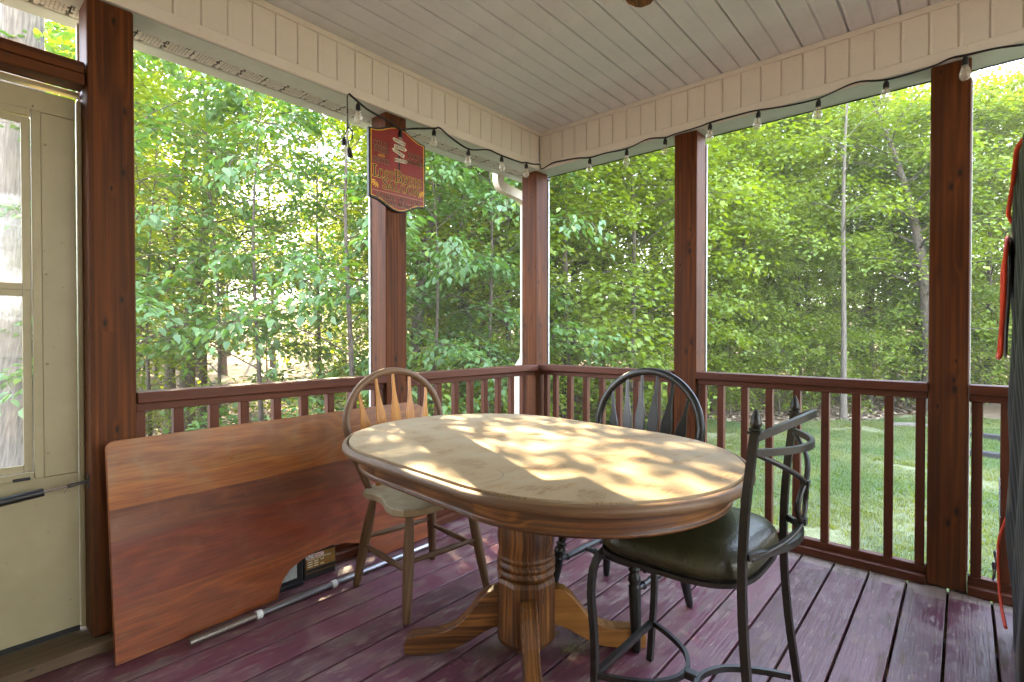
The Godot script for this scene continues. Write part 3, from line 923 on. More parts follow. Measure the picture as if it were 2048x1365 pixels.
func stadium(r: float, s: float, seg := 28) -> Array:
	# outline in local (x, z), anticlockwise seen from above is not needed
	var o := []
	for i in seg + 1:
		var a := -PI / 2 + PI * i / seg
		o.append(Vector2(s + cos(a) * r, sin(a) * r))
	for i in seg + 1:
		var a := PI / 2 + PI * i / seg
		o.append(Vector2(-s + cos(a) * r, sin(a) * r))
	return o

func dining_table() -> void:
	var t := thing("dining_table", "large oval oak pedestal table with a dusty top", "table", Vector3(-1.565, 0, 1.160), deg_to_rad(-94.0))
	var R := 0.530
	var S := 0.24
	var H := 0.755
	var J := 0.252
	# sections cut at the leaf joints: +1 half, 0 leaf, -1 half
	var rim := [Vector2(0.030, -0.034), Vector2(0.008, -0.034), Vector2(0.003, -0.031), Vector2(0.0, -0.024), Vector2(0.0005, -0.017), Vector2(0.003, -0.011), Vector2(0.008, -0.007), Vector2(0.015, -0.005), Vector2(0.0195, -0.0055), Vector2(0.0205, -0.014), Vector2(0.0255, -0.0145)]
	for sec in [1, 0, -1]:
		var nm := "leaf" if sec == 0 else "half"
		var outline := func(inset: float) -> Array:
			var r := R - inset
			var o := []
			if sec == 0:
				return [[Vector2(J - 0.0006, r), Vector2(0, r), Vector2(-J + 0.0006, r)], [Vector2(-J + 0.0006, -r), Vector2(0, -r), Vector2(J - 0.0006, -r)]]
			for i in 49:
				var a := -PI / 2 + PI * i / 48
				var p := Vector2(S + cos(a) * r, sin(a) * r)
				p.x = maxf(p.x, J)
				o.append(p if sec > 0 else Vector2(-p.x, -p.y))
			return [o]
		# edge moulding
		var loops := []
		for q in rim: loops.append(outline.call(q.x))
		for side in loops[0].size():
			var b := B.new()
			for k in rim.size() - 1:
				var l0: Array = loops[k][side]
				var l1: Array = loops[k + 1][side]
				var rn: Vector2 = (rim[k + 1] - rim[k]).normalized()
				var base := b.v.size()
				for i in l0.size():
					var ctr := Vector2(clampf(l0[i].x, -S, S), 0)
					var out: Vector2 = (l0[i] - ctr).normalized()
					if sec == 0: out = Vector2(0, signf(l0[i].y))
					var pn: Vector2 = (rim[k] - rim[maxi(k - 1, 0)]).normalized() if k > 0 else rn
					var n0 := (Vector2(-pn.y, pn.x) + Vector2(-rn.y, rn.x)).normalized()
					var nx: Vector2 = (rim[mini(k + 2, rim.size() - 1)] - rim[k + 1]).normalized() if k + 2 < rim.size() else rn
					var n1 := (Vector2(-nx.y, nx.x) + Vector2(-rn.y, rn.x)).normalized()
					# inset grows inwards, so the outward part of a normal is minus its first number
					var f0 := Vector3(out.x * -n0.x * -1.0, n0.y, out.y * -n0.x * -1.0)
					var f1 := Vector3(out.x * -n1.x * -1.0, n1.y, out.y * -n1.x * -1.0)
					f0 = Vector3(-out.x * n0.x, n0.y, -out.y * n0.x)
					f1 = Vector3(-out.x * n1.x, n1.y, -out.y * n1.x)
					var uu: float = l0[i].x * 1.0 if sec == 0 else float(i) * 0.035 + 0.3 * sec
					b.vert(Vector3(l0[i].x, H + rim[k].y, l0[i].y), f0.normalized(), Vector2(uu, k * 0.006 + 0.4 * (sec + 1)))
					b.vert(Vector3(l1[i].x, H + rim[k + 1].y, l1[i].y), f1.normalized(), Vector2(uu, k * 0.006 + 0.006 + 0.4 * (sec + 1)))
				for i in l0.size() - 1:
					b.quad(base + i * 2, base + i * 2 + 2, base + i * 2 + 3, base + i * 2 + 1)
			part("edge_moulding", b, M.oak_grey, t)
		# flat top
		var poly := PackedVector2Array()
		for lp in outline.call(0.0258):
			for p in lp: poly.push_back(p)
		var tb := B.new()
		var tb_basis := Basis(Vector3(1, 0, 0), Vector3(0, 0, 1), Vector3(0, -1, 0))
		tb.prism(poly, 0.016, tb_basis, Vector3(0, H - 0.008, 0), 0.0015, Vector2(1, 1), Vector2(0.8, 0.55))
		part("top_" + nm, tb, M.top, t)
		# apron
		for lp in outline.call(0.062):
			var ab := B.new()
			for i in lp.size() - 1:
				var p: Vector2 = lp[i]
				var q: Vector2 = lp[i + 1]
				var np := (p - Vector2(clampf(p.x, -S, S), 0)).normalized()
				var nq := (q - Vector2(clampf(q.x, -S, S), 0)).normalized()
				if sec == 0:
					np = Vector2(0, signf(p.y)); nq = np
				var u0: float = p.x if sec == 0 else i * 0.031
				var u1: float = q.x if sec == 0 else (i + 1) * 0.031
				var prof := [Vector2(0.0, H - 0.033), Vector2(0.0, H - 0.086), Vector2(0.003, H - 0.090), Vector2(0.004, H - 0.096), Vector2(0.0, H - 0.102), Vector2(-0.020, H - 0.102), Vector2(-0.020, H - 0.034)]
				for k in prof.size() - 1:
					var c: Vector2 = prof[k]
					var d: Vector2 = prof[k + 1]
					var e := (d - c).normalized()
					var ny := e.x
					var no := -e.y
					ab.quad(ab.vert(Vector3(p.x + np.x * c.x, c.y, p.y + np.y * c.x), Vector3(np.x * no, ny, np.y * no), Vector2(u0 + sec, c.y)), ab.vert(Vector3(q.x + nq.x * c.x, c.y, q.y + nq.y * c.x), Vector3(nq.x * no, ny, nq.y * no), Vector2(u1 + sec, c.y)), ab.vert(Vector3(q.x + nq.x * d.x, d.y, q.y + nq.y * d.x), Vector3(nq.x * no, ny, nq.y * no), Vector2(u1 + sec, d.y)), ab.vert(Vector3(p.x + np.x * d.x, d.y, p.y + np.y * d.x), Vector3(np.x * no, ny, np.y * no), Vector2(u0 + sec, d.y)))
			part("apron", ab, M.oak, t)
	part("slide_frame", _box(Vector3(0, H - 0.06, 0), Vector3(0.86, 0.05, 0.42), 0.004), M.oak_grey, t)
	# turned column on an octagonal block
	var col := B.new()
	col.lathe([Vector2(0.088, 0.275), Vector2(0.100, 0.286), Vector2(0.106, 0.293), Vector2(0.106, 0.300), Vector2(0.098, 0.306), Vector2(0.101, 0.312), Vector2(0.107, 0.320), Vector2(0.106, 0.330), Vector2(0.098, 0.336), Vector2(0.099, 0.342), Vector2(0.104, 0.348), Vector2(0.103, 0.355), Vector2(0.098, 0.36), Vector2(0.101, 0.385), Vector2(0.104, 0.41), Vector2(0.103, 0.44), Vector2(0.096, 0.48), Vector2(0.084, 0.53), Vector2(0.074, 0.58), Vector2(0.07, 0.67)], 32)
	part("column", col, M.oak, t)
	var blk := B.new()
	var rings := [[0.078, 0.022], [0.098, 0.042], [0.1105, 0.062], [0.1105, 0.262], [0.104, 0.276], [0.085, 0.284]]
	for k in rings.size() - 1:
		for i in 8:
			var a0 := TAU * (i + 0.5) / 8
			var a1 := TAU * (i + 1.5) / 8
			var nn := Vector3(cos((a0 + a1) * 0.5), 0, sin((a0 + a1) * 0.5))
			var dy: float = rings[k + 1][1] - rings[k][1]
			var dr: float = rings[k + 1][0] - rings[k][0]
			nn = (nn * dy + Vector3(0, -dr, 0)).normalized()
			var P := func(a: float, q: Array) -> Vector3: return Vector3(cos(a) * q[0], q[1], sin(a) * q[0])
			blk.flat_quad(P.call(a0, rings[k]), P.call(a1, rings[k]), P.call(a1, rings[k + 1]), P.call(a0, rings[k + 1]), nn, Vector2(rings[k][1], i * 0.085), Vector2(rings[k][1], i * 0.085 + 0.08), Vector2(rings[k + 1][1], i * 0.085 + 0.08), Vector2(rings[k + 1][1], i * 0.085))
	part("pedestal_block", blk, M.oak, t)
	var fp := PackedVector2Array([Vector2(0.095, 0.226), Vector2(0.118, 0.227), Vector2(0.142, 0.218), Vector2(0.168, 0.196), Vector2(0.196, 0.160), Vector2(0.222, 0.128), Vector2(0.252, 0.103), Vector2(0.286, 0.086), Vector2(0.325, 0.077), Vector2(0.372, 0.074), Vector2(0.412, 0.070), Vector2(0.432, 0.058), Vector2(0.439, 0.036), Vector2(0.436, 0.003), Vector2(0.425, 0.0005), Vector2(0.375, 0.0005), Vector2(0.330, 0.004), Vector2(0.280, 0.013), Vector2(0.232, 0.030), Vector2(0.190, 0.054), Vector2(0.150, 0.078), Vector2(0.118, 0.092), Vector2(0.095, 0.095)])
	for wd in [Vector3(-0.695, 0, -0.719), Vector3(0.695, 0, 0.719), Vector3(-0.719, 0, 0.695), Vector3(0.719, 0, -0.695)]:
		var ld: Vector3 = t.basis.inverse() * wd
		var fb := B.new()
		fb.prism(fp, 0.056, Basis(ld, Vector3.UP, ld.cross(Vector3.UP)), Vector3.ZERO, 0.004, Vector2(1, 1), Vector2(rng.randf(), rng.randf()))
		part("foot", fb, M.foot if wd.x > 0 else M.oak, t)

# spindle-back kitchen chair facing its own +z
func windsor(label: String, at: Vector3, turn: float, dark: bool) -> void:
	var t := thing("wooden_chair", label, "chair", at, turn, "chairs round the table")
	var sh := 0.452
	var frame: Material = M.black_wood if dark else M.oak_grey
	# saddle seat
	var half := [Vector2(0.0, 0.225), Vector2(0.09, 0.238), Vector2(0.165, 0.232), Vector2(0.215, 0.205), Vector2(0.238, 0.155), Vector2(0.236, 0.10), Vector2(0.214, 0.045), Vector2(0.196, -0.01), Vector2(0.197, -0.06), Vector2(0.210, -0.105), Vector2(0.206, -0.15), Vector2(0.178, -0.186), Vector2(0.12, -0.204), Vector2(0.0, -0.210)]
	var poly := PackedVector2Array()
	for p in half: poly.push_back(p)
	for i in range(half.size() - 2, 0, -1): poly.push_back(Vector2(-half[i].x, half[i].y))
	var sb := B.new()
	sb.prism(poly, 0.034, Basis(Vector3(1, 0, 0), Vector3(0, 0, 1), Vector3(0, -1, 0)), Vector3(0, sh - 0.017, 0), 0.008, Vector2(1, 1), Vector2(0.3, 0.3))
	part("seat", sb, M.black_wood if dark else M.seat_dust, t)
	# legs
	var tops := []
	var foots := []
	for sz in [-1.0, 1.0]:
		for sx in [-1.0, 1.0]:
			var p := Vector3(sx * 0.152, sh - 0.03, sz * 0.150 - 0.0)
			var q := Vector3(sx * 0.208, 0.001, sz * 0.215)
			tops.append(p); foots.append(q)
			var d := (q - p)
			var l := d.length()
			var ax := Basis(Quaternion(Vector3.DOWN, d.normalized()))
			var b := B.new()
			var prof := []
			if dark:
				prof = [[0.0, 0.014], [0.06, 0.017], [0.16, 0.025], [0.27, 0.021], [0.33, 0.014], [0.345, 0.021], [0.36, 0.021], [0.375, 0.015], [0.40, 0.022], [0.44, 0.0245], [0.47, 0.018], [0.485, 0.023], [0.50, 0.023], [0.55, 0.0225], [0.75, 0.0205], [0.93, 0.0165], [0.985, 0.015], [0.9995, 0.012], [1.0, 0.0]]
			else:
				prof = [[0.0, 0.014], [0.05, 0.0155], [0.25, 0.0205], [0.45, 0.0235], [0.7, 0.021], [0.9, 0.018], [0.985, 0.0165], [0.9995, 0.0145], [1.0, 0.0]]
			var lp := []
			for q2 in prof: lp.append(Vector2(q2[1], -q2[0] * l))
			lp.reverse()
			b.lathe(lp, 14, p, ax)
			part("leg", b, frame, t)
	var on_leg := func(k: int, y: float) -> Vector3: return tops[k].lerp(foots[k], (tops[k].y - y) / tops[k].y)
	var rods := []
	if dark:
		var a: Vector3 = (on_leg.call(0, 0.20) + on_leg.call(2, 0.20)) * 0.5
		var c: Vector3 = (on_leg.call(1, 0.20) + on_leg.call(3, 0.20)) * 0.5
		rods = [[on_leg.call(0, 0.2), on_leg.call(2, 0.2)], [on_leg.call(1, 0.2), on_leg.call(3, 0.2)], [a, c]]
	else:
		rods = [[on_leg.call(0, 0.19), on_leg.call(2, 0.19)], [on_leg.call(1, 0.19), on_leg.call(3, 0.19)], [on_leg.call(0, 0.225), on_leg.call(1, 0.225)], [on_leg.call(2, 0.225), on_leg.call(3, 0.225)]]
	for r in rods:
		var p: Vector3 = r[0]
		var q: Vector3 = r[1]
		var pts := []
		var rad := []
		var prof := [[0.0, 0.008], [0.12, 0.0095], [0.35, 0.0125], [0.5, 0.0135], [0.65, 0.0125], [0.88, 0.0095], [1.0, 0.008]]
		if dark: prof = [[0.0, 0.009], [0.12, 0.0105], [0.155, 0.010], [0.16, 0.0155], [0.175, 0.0155], [0.18, 0.011], [0.3, 0.0135], [0.5, 0.0155], [0.7, 0.0135], [0.82, 0.011], [0.825, 0.0155], [0.84, 0.0155], [0.845, 0.010], [1.0, 0.009]]
		for e in prof:
			pts.append(p.lerp(q, e[0])); rad.append(e[1])
		var b := B.new()
		b.tube(pts, rad, 12)
		part("stretcher", b, frame, t)
	# bent hoop
	var lean := func(x: float, y: float) -> Vector3: return Vector3(x, y, -0.168 - (y - 0.45) * 0.16)
	var hp := []
	var hx := 0.252
	var yc := 0.735
	var topy := 0.985 if not dark else 0.995
	for q in [[-0.165, 0.44], [-0.186, 0.50], [-0.213, 0.57], [-0.237, 0.64]]: hp.append(lean.call(q[0], q[1]))
	for i in 21:
		var a := PI - PI * i / 20
		hp.append(lean.call(cos(a) * hx, yc + sin(a) * (topy - 0.016 - yc)))
	for q in [[0.237, 0.64], [0.213, 0.57], [0.186, 0.50], [0.165, 0.44]]: hp.append(lean.call(q[0], q[1]))
	var hb := B.new()
	hb.tube(smooth_path(hp, 52), 0.0155, 12, true, 1.12)
	part("hoop", hb, frame, t)
	# arrow slats
	var n := 6 if dark else 5
	for i in n:
		var f := (i - (n - 1) * 0.5) / ((n - 1) * 0.5)
		var xb: float = f * 0.118
		var xt: float = f * (0.192 if dark else 0.185)
		var yt: float = yc + sqrt(maxf(0.0, 1.0 - pow(xt / hx, 2.0))) * (topy - 0.016 - yc)
		var p: Vector3 = lean.call(xb, sh - 0.004)
		var q: Vector3 = lean.call(xt, yt)
		var l := p.distance_to(q)
		var sp := PackedVector2Array()
		var hw := [[0.0, 0.011], [0.12, 0.017], [0.30, 0.0225], [0.58, 0.0240], [0.64, 0.0225], [0.74, 0.0135], [0.82, 0.0085], [0.90, 0.007], [1.0, 0.006]]
		for e in hw: sp.push_back(Vector2(e[1], e[0] * l))
		for k in range(hw.size() - 1, -1, -1): sp.push_back(Vector2(-hw[k][1], hw[k][0] * l))
		var yv := (q - p).normalized()
		var xv := Vector3(1, 0, 0)
		xv = (xv - yv * xv.dot(yv)).normalized()
		xv = xv.rotated(yv, f * 0.25)
		var b := B.new()
		b.prism(sp, 0.011, Basis(xv, yv, xv.cross(yv)), p, 0.002, Vector2(1, 1), Vector2(rng.randf(), rng.randf()))
		for k in b.uv.size(): b.uv[k] = Vector2(b.uv[k].y, b.uv[k].x)
		part("slat", b, M.black_wood if dark else M.oak_gold, t)

func metal_stool() -> void:
	var t := thing("metal_chair", "black iron chair with olive leather seat and scrollwork back", "chair", Vector3(-1.515, 0, 1.750), 0.0, "chairs round the table")
	var hb := 0.0095
	var posts := []
	for sx in [-1.0, 1.0]:
		var b := B.new()
		bar(b, smooth_path([Vector3(sx * 0.205, 0.002, 0.262), Vector3(sx * 0.196, 0.28, 0.222), Vector3(sx * 0.190, 0.53, 0.205), Vector3(sx * 0.189, 0.75, 0.214), Vector3(sx * 0.188, 0.908, 0.232)], 14), hb, hb, Vector3(0, 0, 1))
		part("back_post", b, M.iron, t)
		# finial: collar and faceted bud
		var f := B.new()
		f.box(Vector3(sx * 0.188, 0.911, 0.233), Vector3(0.032, 0.006, 0.032), 0.0015)
		f.box(Vector3(sx * 0.188, 0.919, 0.234), Vector3(0.026, 0.006, 0.026), 0.0015)
		f.lathe([Vector2(0.008, 0.0), Vector2(0.0130, 0.006), Vector2(0.0140, 0.013), Vector2(0.0105, 0.027), Vector2(0.0045, 0.042), Vector2(0.0003, 0.047)], 6, Vector3(sx * 0.188, 0.921, 0.234))
		part("finial", f, M.iron, t)
		b = B.new()
		bar(b, smooth_path([Vector3(sx * 0.155, 0.524, -0.165), Vector3(sx * 0.192, 0.490, -0.200), Vector3(sx * 0.204, 0.40, -0.214), Vector3(sx * 0.196, 0.25, -0.208), Vector3(sx * 0.18, 0.002, -0.216)], 16), hb, hb, Vector3(0, 0, 1))
		part("front_leg", b, M.iron, t)
	# seat ring and cushion
	var out := func(s: float) -> Array:
		var o := []
		for i in 40:
			var a := TAU * i / 40
			var c := cos(a)
			var d := sin(a)
			var wz := 1.0 - 0.06 * d
			o.append(Vector2(signf(c) * pow(absf(c), 0.55) * 0.232 * s * wz, signf(d) * pow(absf(d), 0.55) * 0.215 * s))
		return o
	var lay := [[0.90, 0.528], [0.975, 0.533], [1.0, 0.546], [1.0, 0.558], [0.985, 0.575], [0.93, 0.592], [0.80, 0.606], [0.55, 0.614], [0.25, 0.616], [0.02, 0.6165]]
	var cb := B.new()
	for k in lay.size():
		var o: Array = out.call(lay[k][0])
		var ka: Array = lay[maxi(k - 1, 0)]
		var kb: Array = lay[mini(k + 1, lay.size() - 1)]
		var dr: float = (kb[0] - ka[0]) * 0.22
		var dy: float = kb[1] - ka[1]
		for i in 41:
			var p: Vector2 = o[i % 40]
			var pn: Vector2 = (o[(i + 1) % 40] - o[(i + 39) % 40]).normalized()
			var on := Vector2(pn.y, -pn.x)
			var nn := Vector3(on.x * dy, -dr, on.y * dy).normalized()
			cb.vert(Vector3(p.x, lay[k][1] + 0.003 * sin(p.x * 23.0 + p.y * 11.0) * (1.0 if k > 4 else 0.0), p.y), nn, p)
	for k in lay.size() - 1:
		for i in 40:
			var a := k * 41 + i
			cb.quad(a, a + 1, a + 42, a + 41)
	part("seat_cushion", cb, M.leather, t)
	var rb := B.new()
	var rp := []
	for p in out.call(0.965): rp.append(Vector3(p.x, 0.522, p.y))
	rp.append(rp[0])
	bar(rb, rp, 0.008, 0.006)
	part("seat_frame", rb, M.iron, t)
	# curved back rails, bowed backwards
	var bow := func(x: float, y: float, depth: float) -> Vector3: return Vector3(x, y, 0.208 + (y - 0.53) * 0.06 + depth * (1.0 - pow(x / 0.19, 2.0)))
	for e in [[0.895, 0.048, 0.085], [0.862, 0.0, 0.085], [0.605, 0.012, 0.075]]:
		var pts := []
		for i in 17:
			var x := -0.185 + 0.37 * i / 16
			pts.append(bow.call(x, e[0] + e[1] * (1.0 - pow(x / 0.19, 2.0)), e[2]))
		var b := B.new()
		bar(b, pts, 0.0055, 0.0085)
		part("back_rail", b, M.iron, t)
	# leaf-shaped scroll: two bars that cross twice
	for sx in [-1.0, 1.0]:
		var pts := []
		for q in [[-0.182, 0.858], [-0.10, 0.815], [-0.022, 0.775], [0.03, 0.742], [0.045, 0.705], [0.02, 0.672], [-0.03, 0.650], [-0.10, 0.628], [-0.178, 0.60]]:
			pts.append(bow.call(sx * q[0], q[1], 0.078))
		var b := B.new()
		b.tube(smooth_path(pts, 30), 0.0068, 8)
		part("scroll", b, M.iron, t)
	for y in [0.762, 0.663]:
		var b := B.new()
		for k in 3:
			var c: Vector3 = bow.call(0, y + (k - 1) * 0.006, 0.078)
			b.box(c, Vector3(0.024, 0.005, 0.022), 0.002)
		part("tie_band", b, M.iron, t)
	# footrest: straight front bar and two bowed bars tied in the middle
	var yb := 0.135
	var fb := B.new()
	bar(fb, [Vector3(-0.188, yb, -0.212), Vector3(0.188, yb, -0.212)], 0.0085, 0.0085)
	part("front_bar", fb, M.iron, t)
	for sz in [-1.0, 1.0]:
		var pts := []
		for q in [[-0.188, 0.215], [-0.150, 0.13], [-0.09, 0.05], [0.0, 0.014], [0.09, 0.05], [0.150, 0.13], [0.188, 0.215]]:
			pts.append(Vector3(q[0], yb, sz * q[1] + (0.012 if sz > 0 else 0.0)))
		var b := B.new()
		bar(b, smooth_path(pts, 26), 0.006, 0.0085)
		part("bowed_bar", b, M.iron, t)
	part("tie_band", _box(Vector3(0, yb, 0.006), Vector3(0.03, 0.024, 0.042), 0.004), M.iron, t)

func leaning_panel() -> void:
	var bl := Vector3(-2.581, 0.002, 0.152)
	var brr := Vector3(-1.085, 0.002, 0.066)
	var u := (brr - bl).normalized()
	var nn := u.cross(Vector3.UP)          # points back to the railing or to the room
	if nn.z > 0: nn = -nn
	var vdir := (Vector3.UP * 0.757 + nn * 0.088).normalized()
	var t := thing("leaning_panel", "large reddish brown wooden panel leaning on the railing, with a curved cutout", "panel", bl)
	var L := bl.distance_to(brr)
	var Hh := 0.768
	var poly := PackedVector2Array()
	poly.append_array([Vector2(0.0, 0.0), Vector2(0.575, 0.0)])
	for q in [[0.583, 0.028], [0.602, 0.058], [0.636, 0.084], [0.690, 0.103], [0.760, 0.114], [0.84, 0.117], [0.92, 0.107], [1.0, 0.083], [1.07, 0.048], [1.12, 0.012], [1.135, 0.0]]: poly.push_back(Vector2(q[0], q[1] * 1.22))
	poly.push_back(Vector2(L, 0.0))
	for i in 9:
		var a := PI / 2 * i / 8
		poly.push_back(Vector2(L - 0.16 + 0.16 * cos(a), Hh - 0.075 + 0.075 * sin(a)))
	for i in 6:
		var a := PI / 2 + PI / 2 * i / 5
		poly.push_back(Vector2(0.028 + 0.028 * cos(a), Hh - 0.028 + 0.028 * sin(a)))
	var b := B.new()
	b.prism(poly, 0.019, Basis(u, vdir, u.cross(vdir)), (-nn) * 0.0095, 0.002, Vector2(1, 1), Vector2(0.1, 0.05))
	part("board", b, M.panel, t)

func small_floor_things() -> void:
	# conduit pole on the deck
	var a := Vector3(-2.372, 0.0135, 0.226)
	var e := Vector3(-1.19, 0.0135, 0.196)
	var t := thing("metal_pole", "long grey metal pole lying on the deck below the panel", "pole", a)
	var d := (e - a)
	var b := B.new()
	b.tube([Vector3.ZERO, d * 0.205], [0.0125, 0.0125], 14)
	part("rusty_section", b, M.rust_steel, t)
	b = B.new()
	b.tube([d * 0.2055, d * 0.46], [0.0132, 0.0132], 14)
	part("tube_section", b, M.steel, t)
	b = B.new()
	b.tube([d * 0.4605, d * 0.47, d * 1.0], [0.011, 0.0125, 0.0125], 14)
	part("tube_section", b, M.steel, t)
	for f in [0.202, 0.485]:
		b = B.new()
		b.tube([d * f, d * (f + 0.019)], [0.0175, 0.0175], 8)
		part("clamp_ring", b, M.white, t)
	# batteries tucked behind the panel
	var label_m := mottled(91, [Color(0.42, 0.29, 0.08), Color(0.55, 0.40, 0.13)], Vector2(0.2, 0.2), 0.45, 0.02)
	var bt := thing("battery", "black battery with a gold label behind the panel cutout", "battery", Vector3(-1.775, 0, 0.036), -0.02)
	part("case", _box(Vector3(0, 0.066, 0), Vector3(0.158, 0.13, 0.06), 0.004), M.black, bt)
	part("lid", _box(Vector3(0, 0.138, 0), Vector3(0.150, 0.014, 0.054), 0.004), M.black, bt)
	var lb := part("label", _box(Vector3(0.004, 0.073, 0.0308), Vector3(0.146, 0.088, 0.0012), 0.0004), label_m, bt)
	part("brand_plate", _box(Vector3(-0.026, 0.107, 0.0319), Vector3(0.088, 0.017, 0.001), 0.0003), M.white, bt)
	part("label_band", _box(Vector3(0.004, 0.041, 0.0318), Vector3(0.144, 0.016, 0.001), 0.0003), M.black, bt)
	var red := plain(Color(0.68, 0.07, 0.07), 0.5)
	var pale := plain(Color(0.86, 0.82, 0.70), 0.6)
	text_part("lettering", "AUTO", 0.0125, M.black, bt, Transform3D(Basis.IDENTITY, Vector3(-0.046, 0.107, 0.0327)), 0.8, false)
	text_part("lettering", "CRAFT", 0.0125, red, bt, Transform3D(Basis.IDENTITY, Vector3(-0.0075, 0.107, 0.0327)), 0.8, false)
	text_part("lettering", "POWER SPORT BATTERY", 0.0078, pale, bt, Transform3D(Basis.IDENTITY, Vector3(-0.062, 0.092, 0.0322)), 0.3, false, 1.0, 0.0006, HORIZONTAL_ALIGNMENT_LEFT)
	for k in 3:
		for w in 3 - k % 2:
			part("print_mark", _box(Vector3(-0.050 + w * 0.030, 0.081 - k * 0.0105, 0.0318), Vector3(0.025 - 0.004 * w, 0.0042, 0.0008), 0.0002), pale, bt)
	var b2 := thing("battery", "black battery with a worn grey label at the left of the cutout", "battery", Vector3(-1.965, 0, 0.050), 0.0)
	part("case", _box(Vector3(0, 0.085, 0), Vector3(0.19, 0.165, 0.078), 0.006), M.black, b2)
	part("lid", _box(Vector3(0, 0.176, 0), Vector3(0.182, 0.018, 0.072), 0.005), M.black, b2)
	part("base_lip", _box(Vector3(0, 0.012, 0.002), Vector3(0.196, 0.02, 0.082), 0.004), M.black, b2)
	var grey_l := mottled(93, [Color(0.50, 0.52, 0.50), Color(0.68, 0.69, 0.67)], Vector2(0.15, 0.15), 0.6, 0.04, 0.01, Color(0.2, 0.25, 0.2))
	part("label", _box(Vector3(-0.01, 0.095, 0.0398), Vector3(0.15, 0.105, 0.0012), 0.0004), grey_l, b2)
	part("label_stripe", _box(Vector3(-0.06, 0.050, 0.0408), Vector3(0.046, 0.007, 0.001), 0.0003), red, b2)
	# dry leaves and a tuft of lint on the boards
	var dry := [plain(lin(0.16, 0.10, 0.045), 0.8), plain(lin(0.24, 0.17, 0.085), 0.8), plain(lin(0.30, 0.25, 0.17), 0.8)]
	var spots := [[Vector3(-1.441, 0, 1.199), "tan dry leaf near the foot of the table pedestal"], [Vector3(-1.355, 0, 1.232), "crumpled brown leaf between pedestal and iron chair"], [Vector3(-1.350, 0, 1.278), "small curled leaf beside the iron chair leg"], [Vector3(-0.686, 0, 0.203), "brown leaf crumb under the far side of the table"]]
	for k in spots.size():
		var p: Vector3 = spots[k][0]
		var lf := B.new()
		leaf6(lf, Vector3.ZERO, Vector3(cos(k * 2.1), 0.12, sin(k * 2.1)), Vector3(0.1, 1, 0.2).normalized(), 0.035, 0.018, Color.WHITE)
		lf.use_c = false
		var o := part("dry_leaf", lf, dry[k % 3], self)
		o.position = p + Vector3(0, 0.004, 0)
		tag(o, spots[k][1], "leaf", "dry leaves on the deck")
	var lint := B.new()
	var rr := RandomNumberGenerator.new()
	rr.seed = 77
	for k in 160:
		var q := Vector3(rr.randfn(0, 0.025), absf(rr.randfn(0, 0.007)) + 0.001, rr.randfn(0, 0.02))
		var dd := Vector3(rr.randfn(0, 1), rr.randfn(0, 0.25), rr.randfn(0, 1)).normalized() * 0.022
		lint.tube([q, q + dd * 0.5 + Vector3(0, 0.004, 0), q + dd], 0.0005, 3, false)
	var lo := part("lint_tuft", lint, plain(lin(0.22, 0.20, 0.11), 0.9), self)
	lo.position = Vector3(-1.453, 0, 1.294)
	tag(lo, "olive tuft of lint on the deck under the table", "lint")

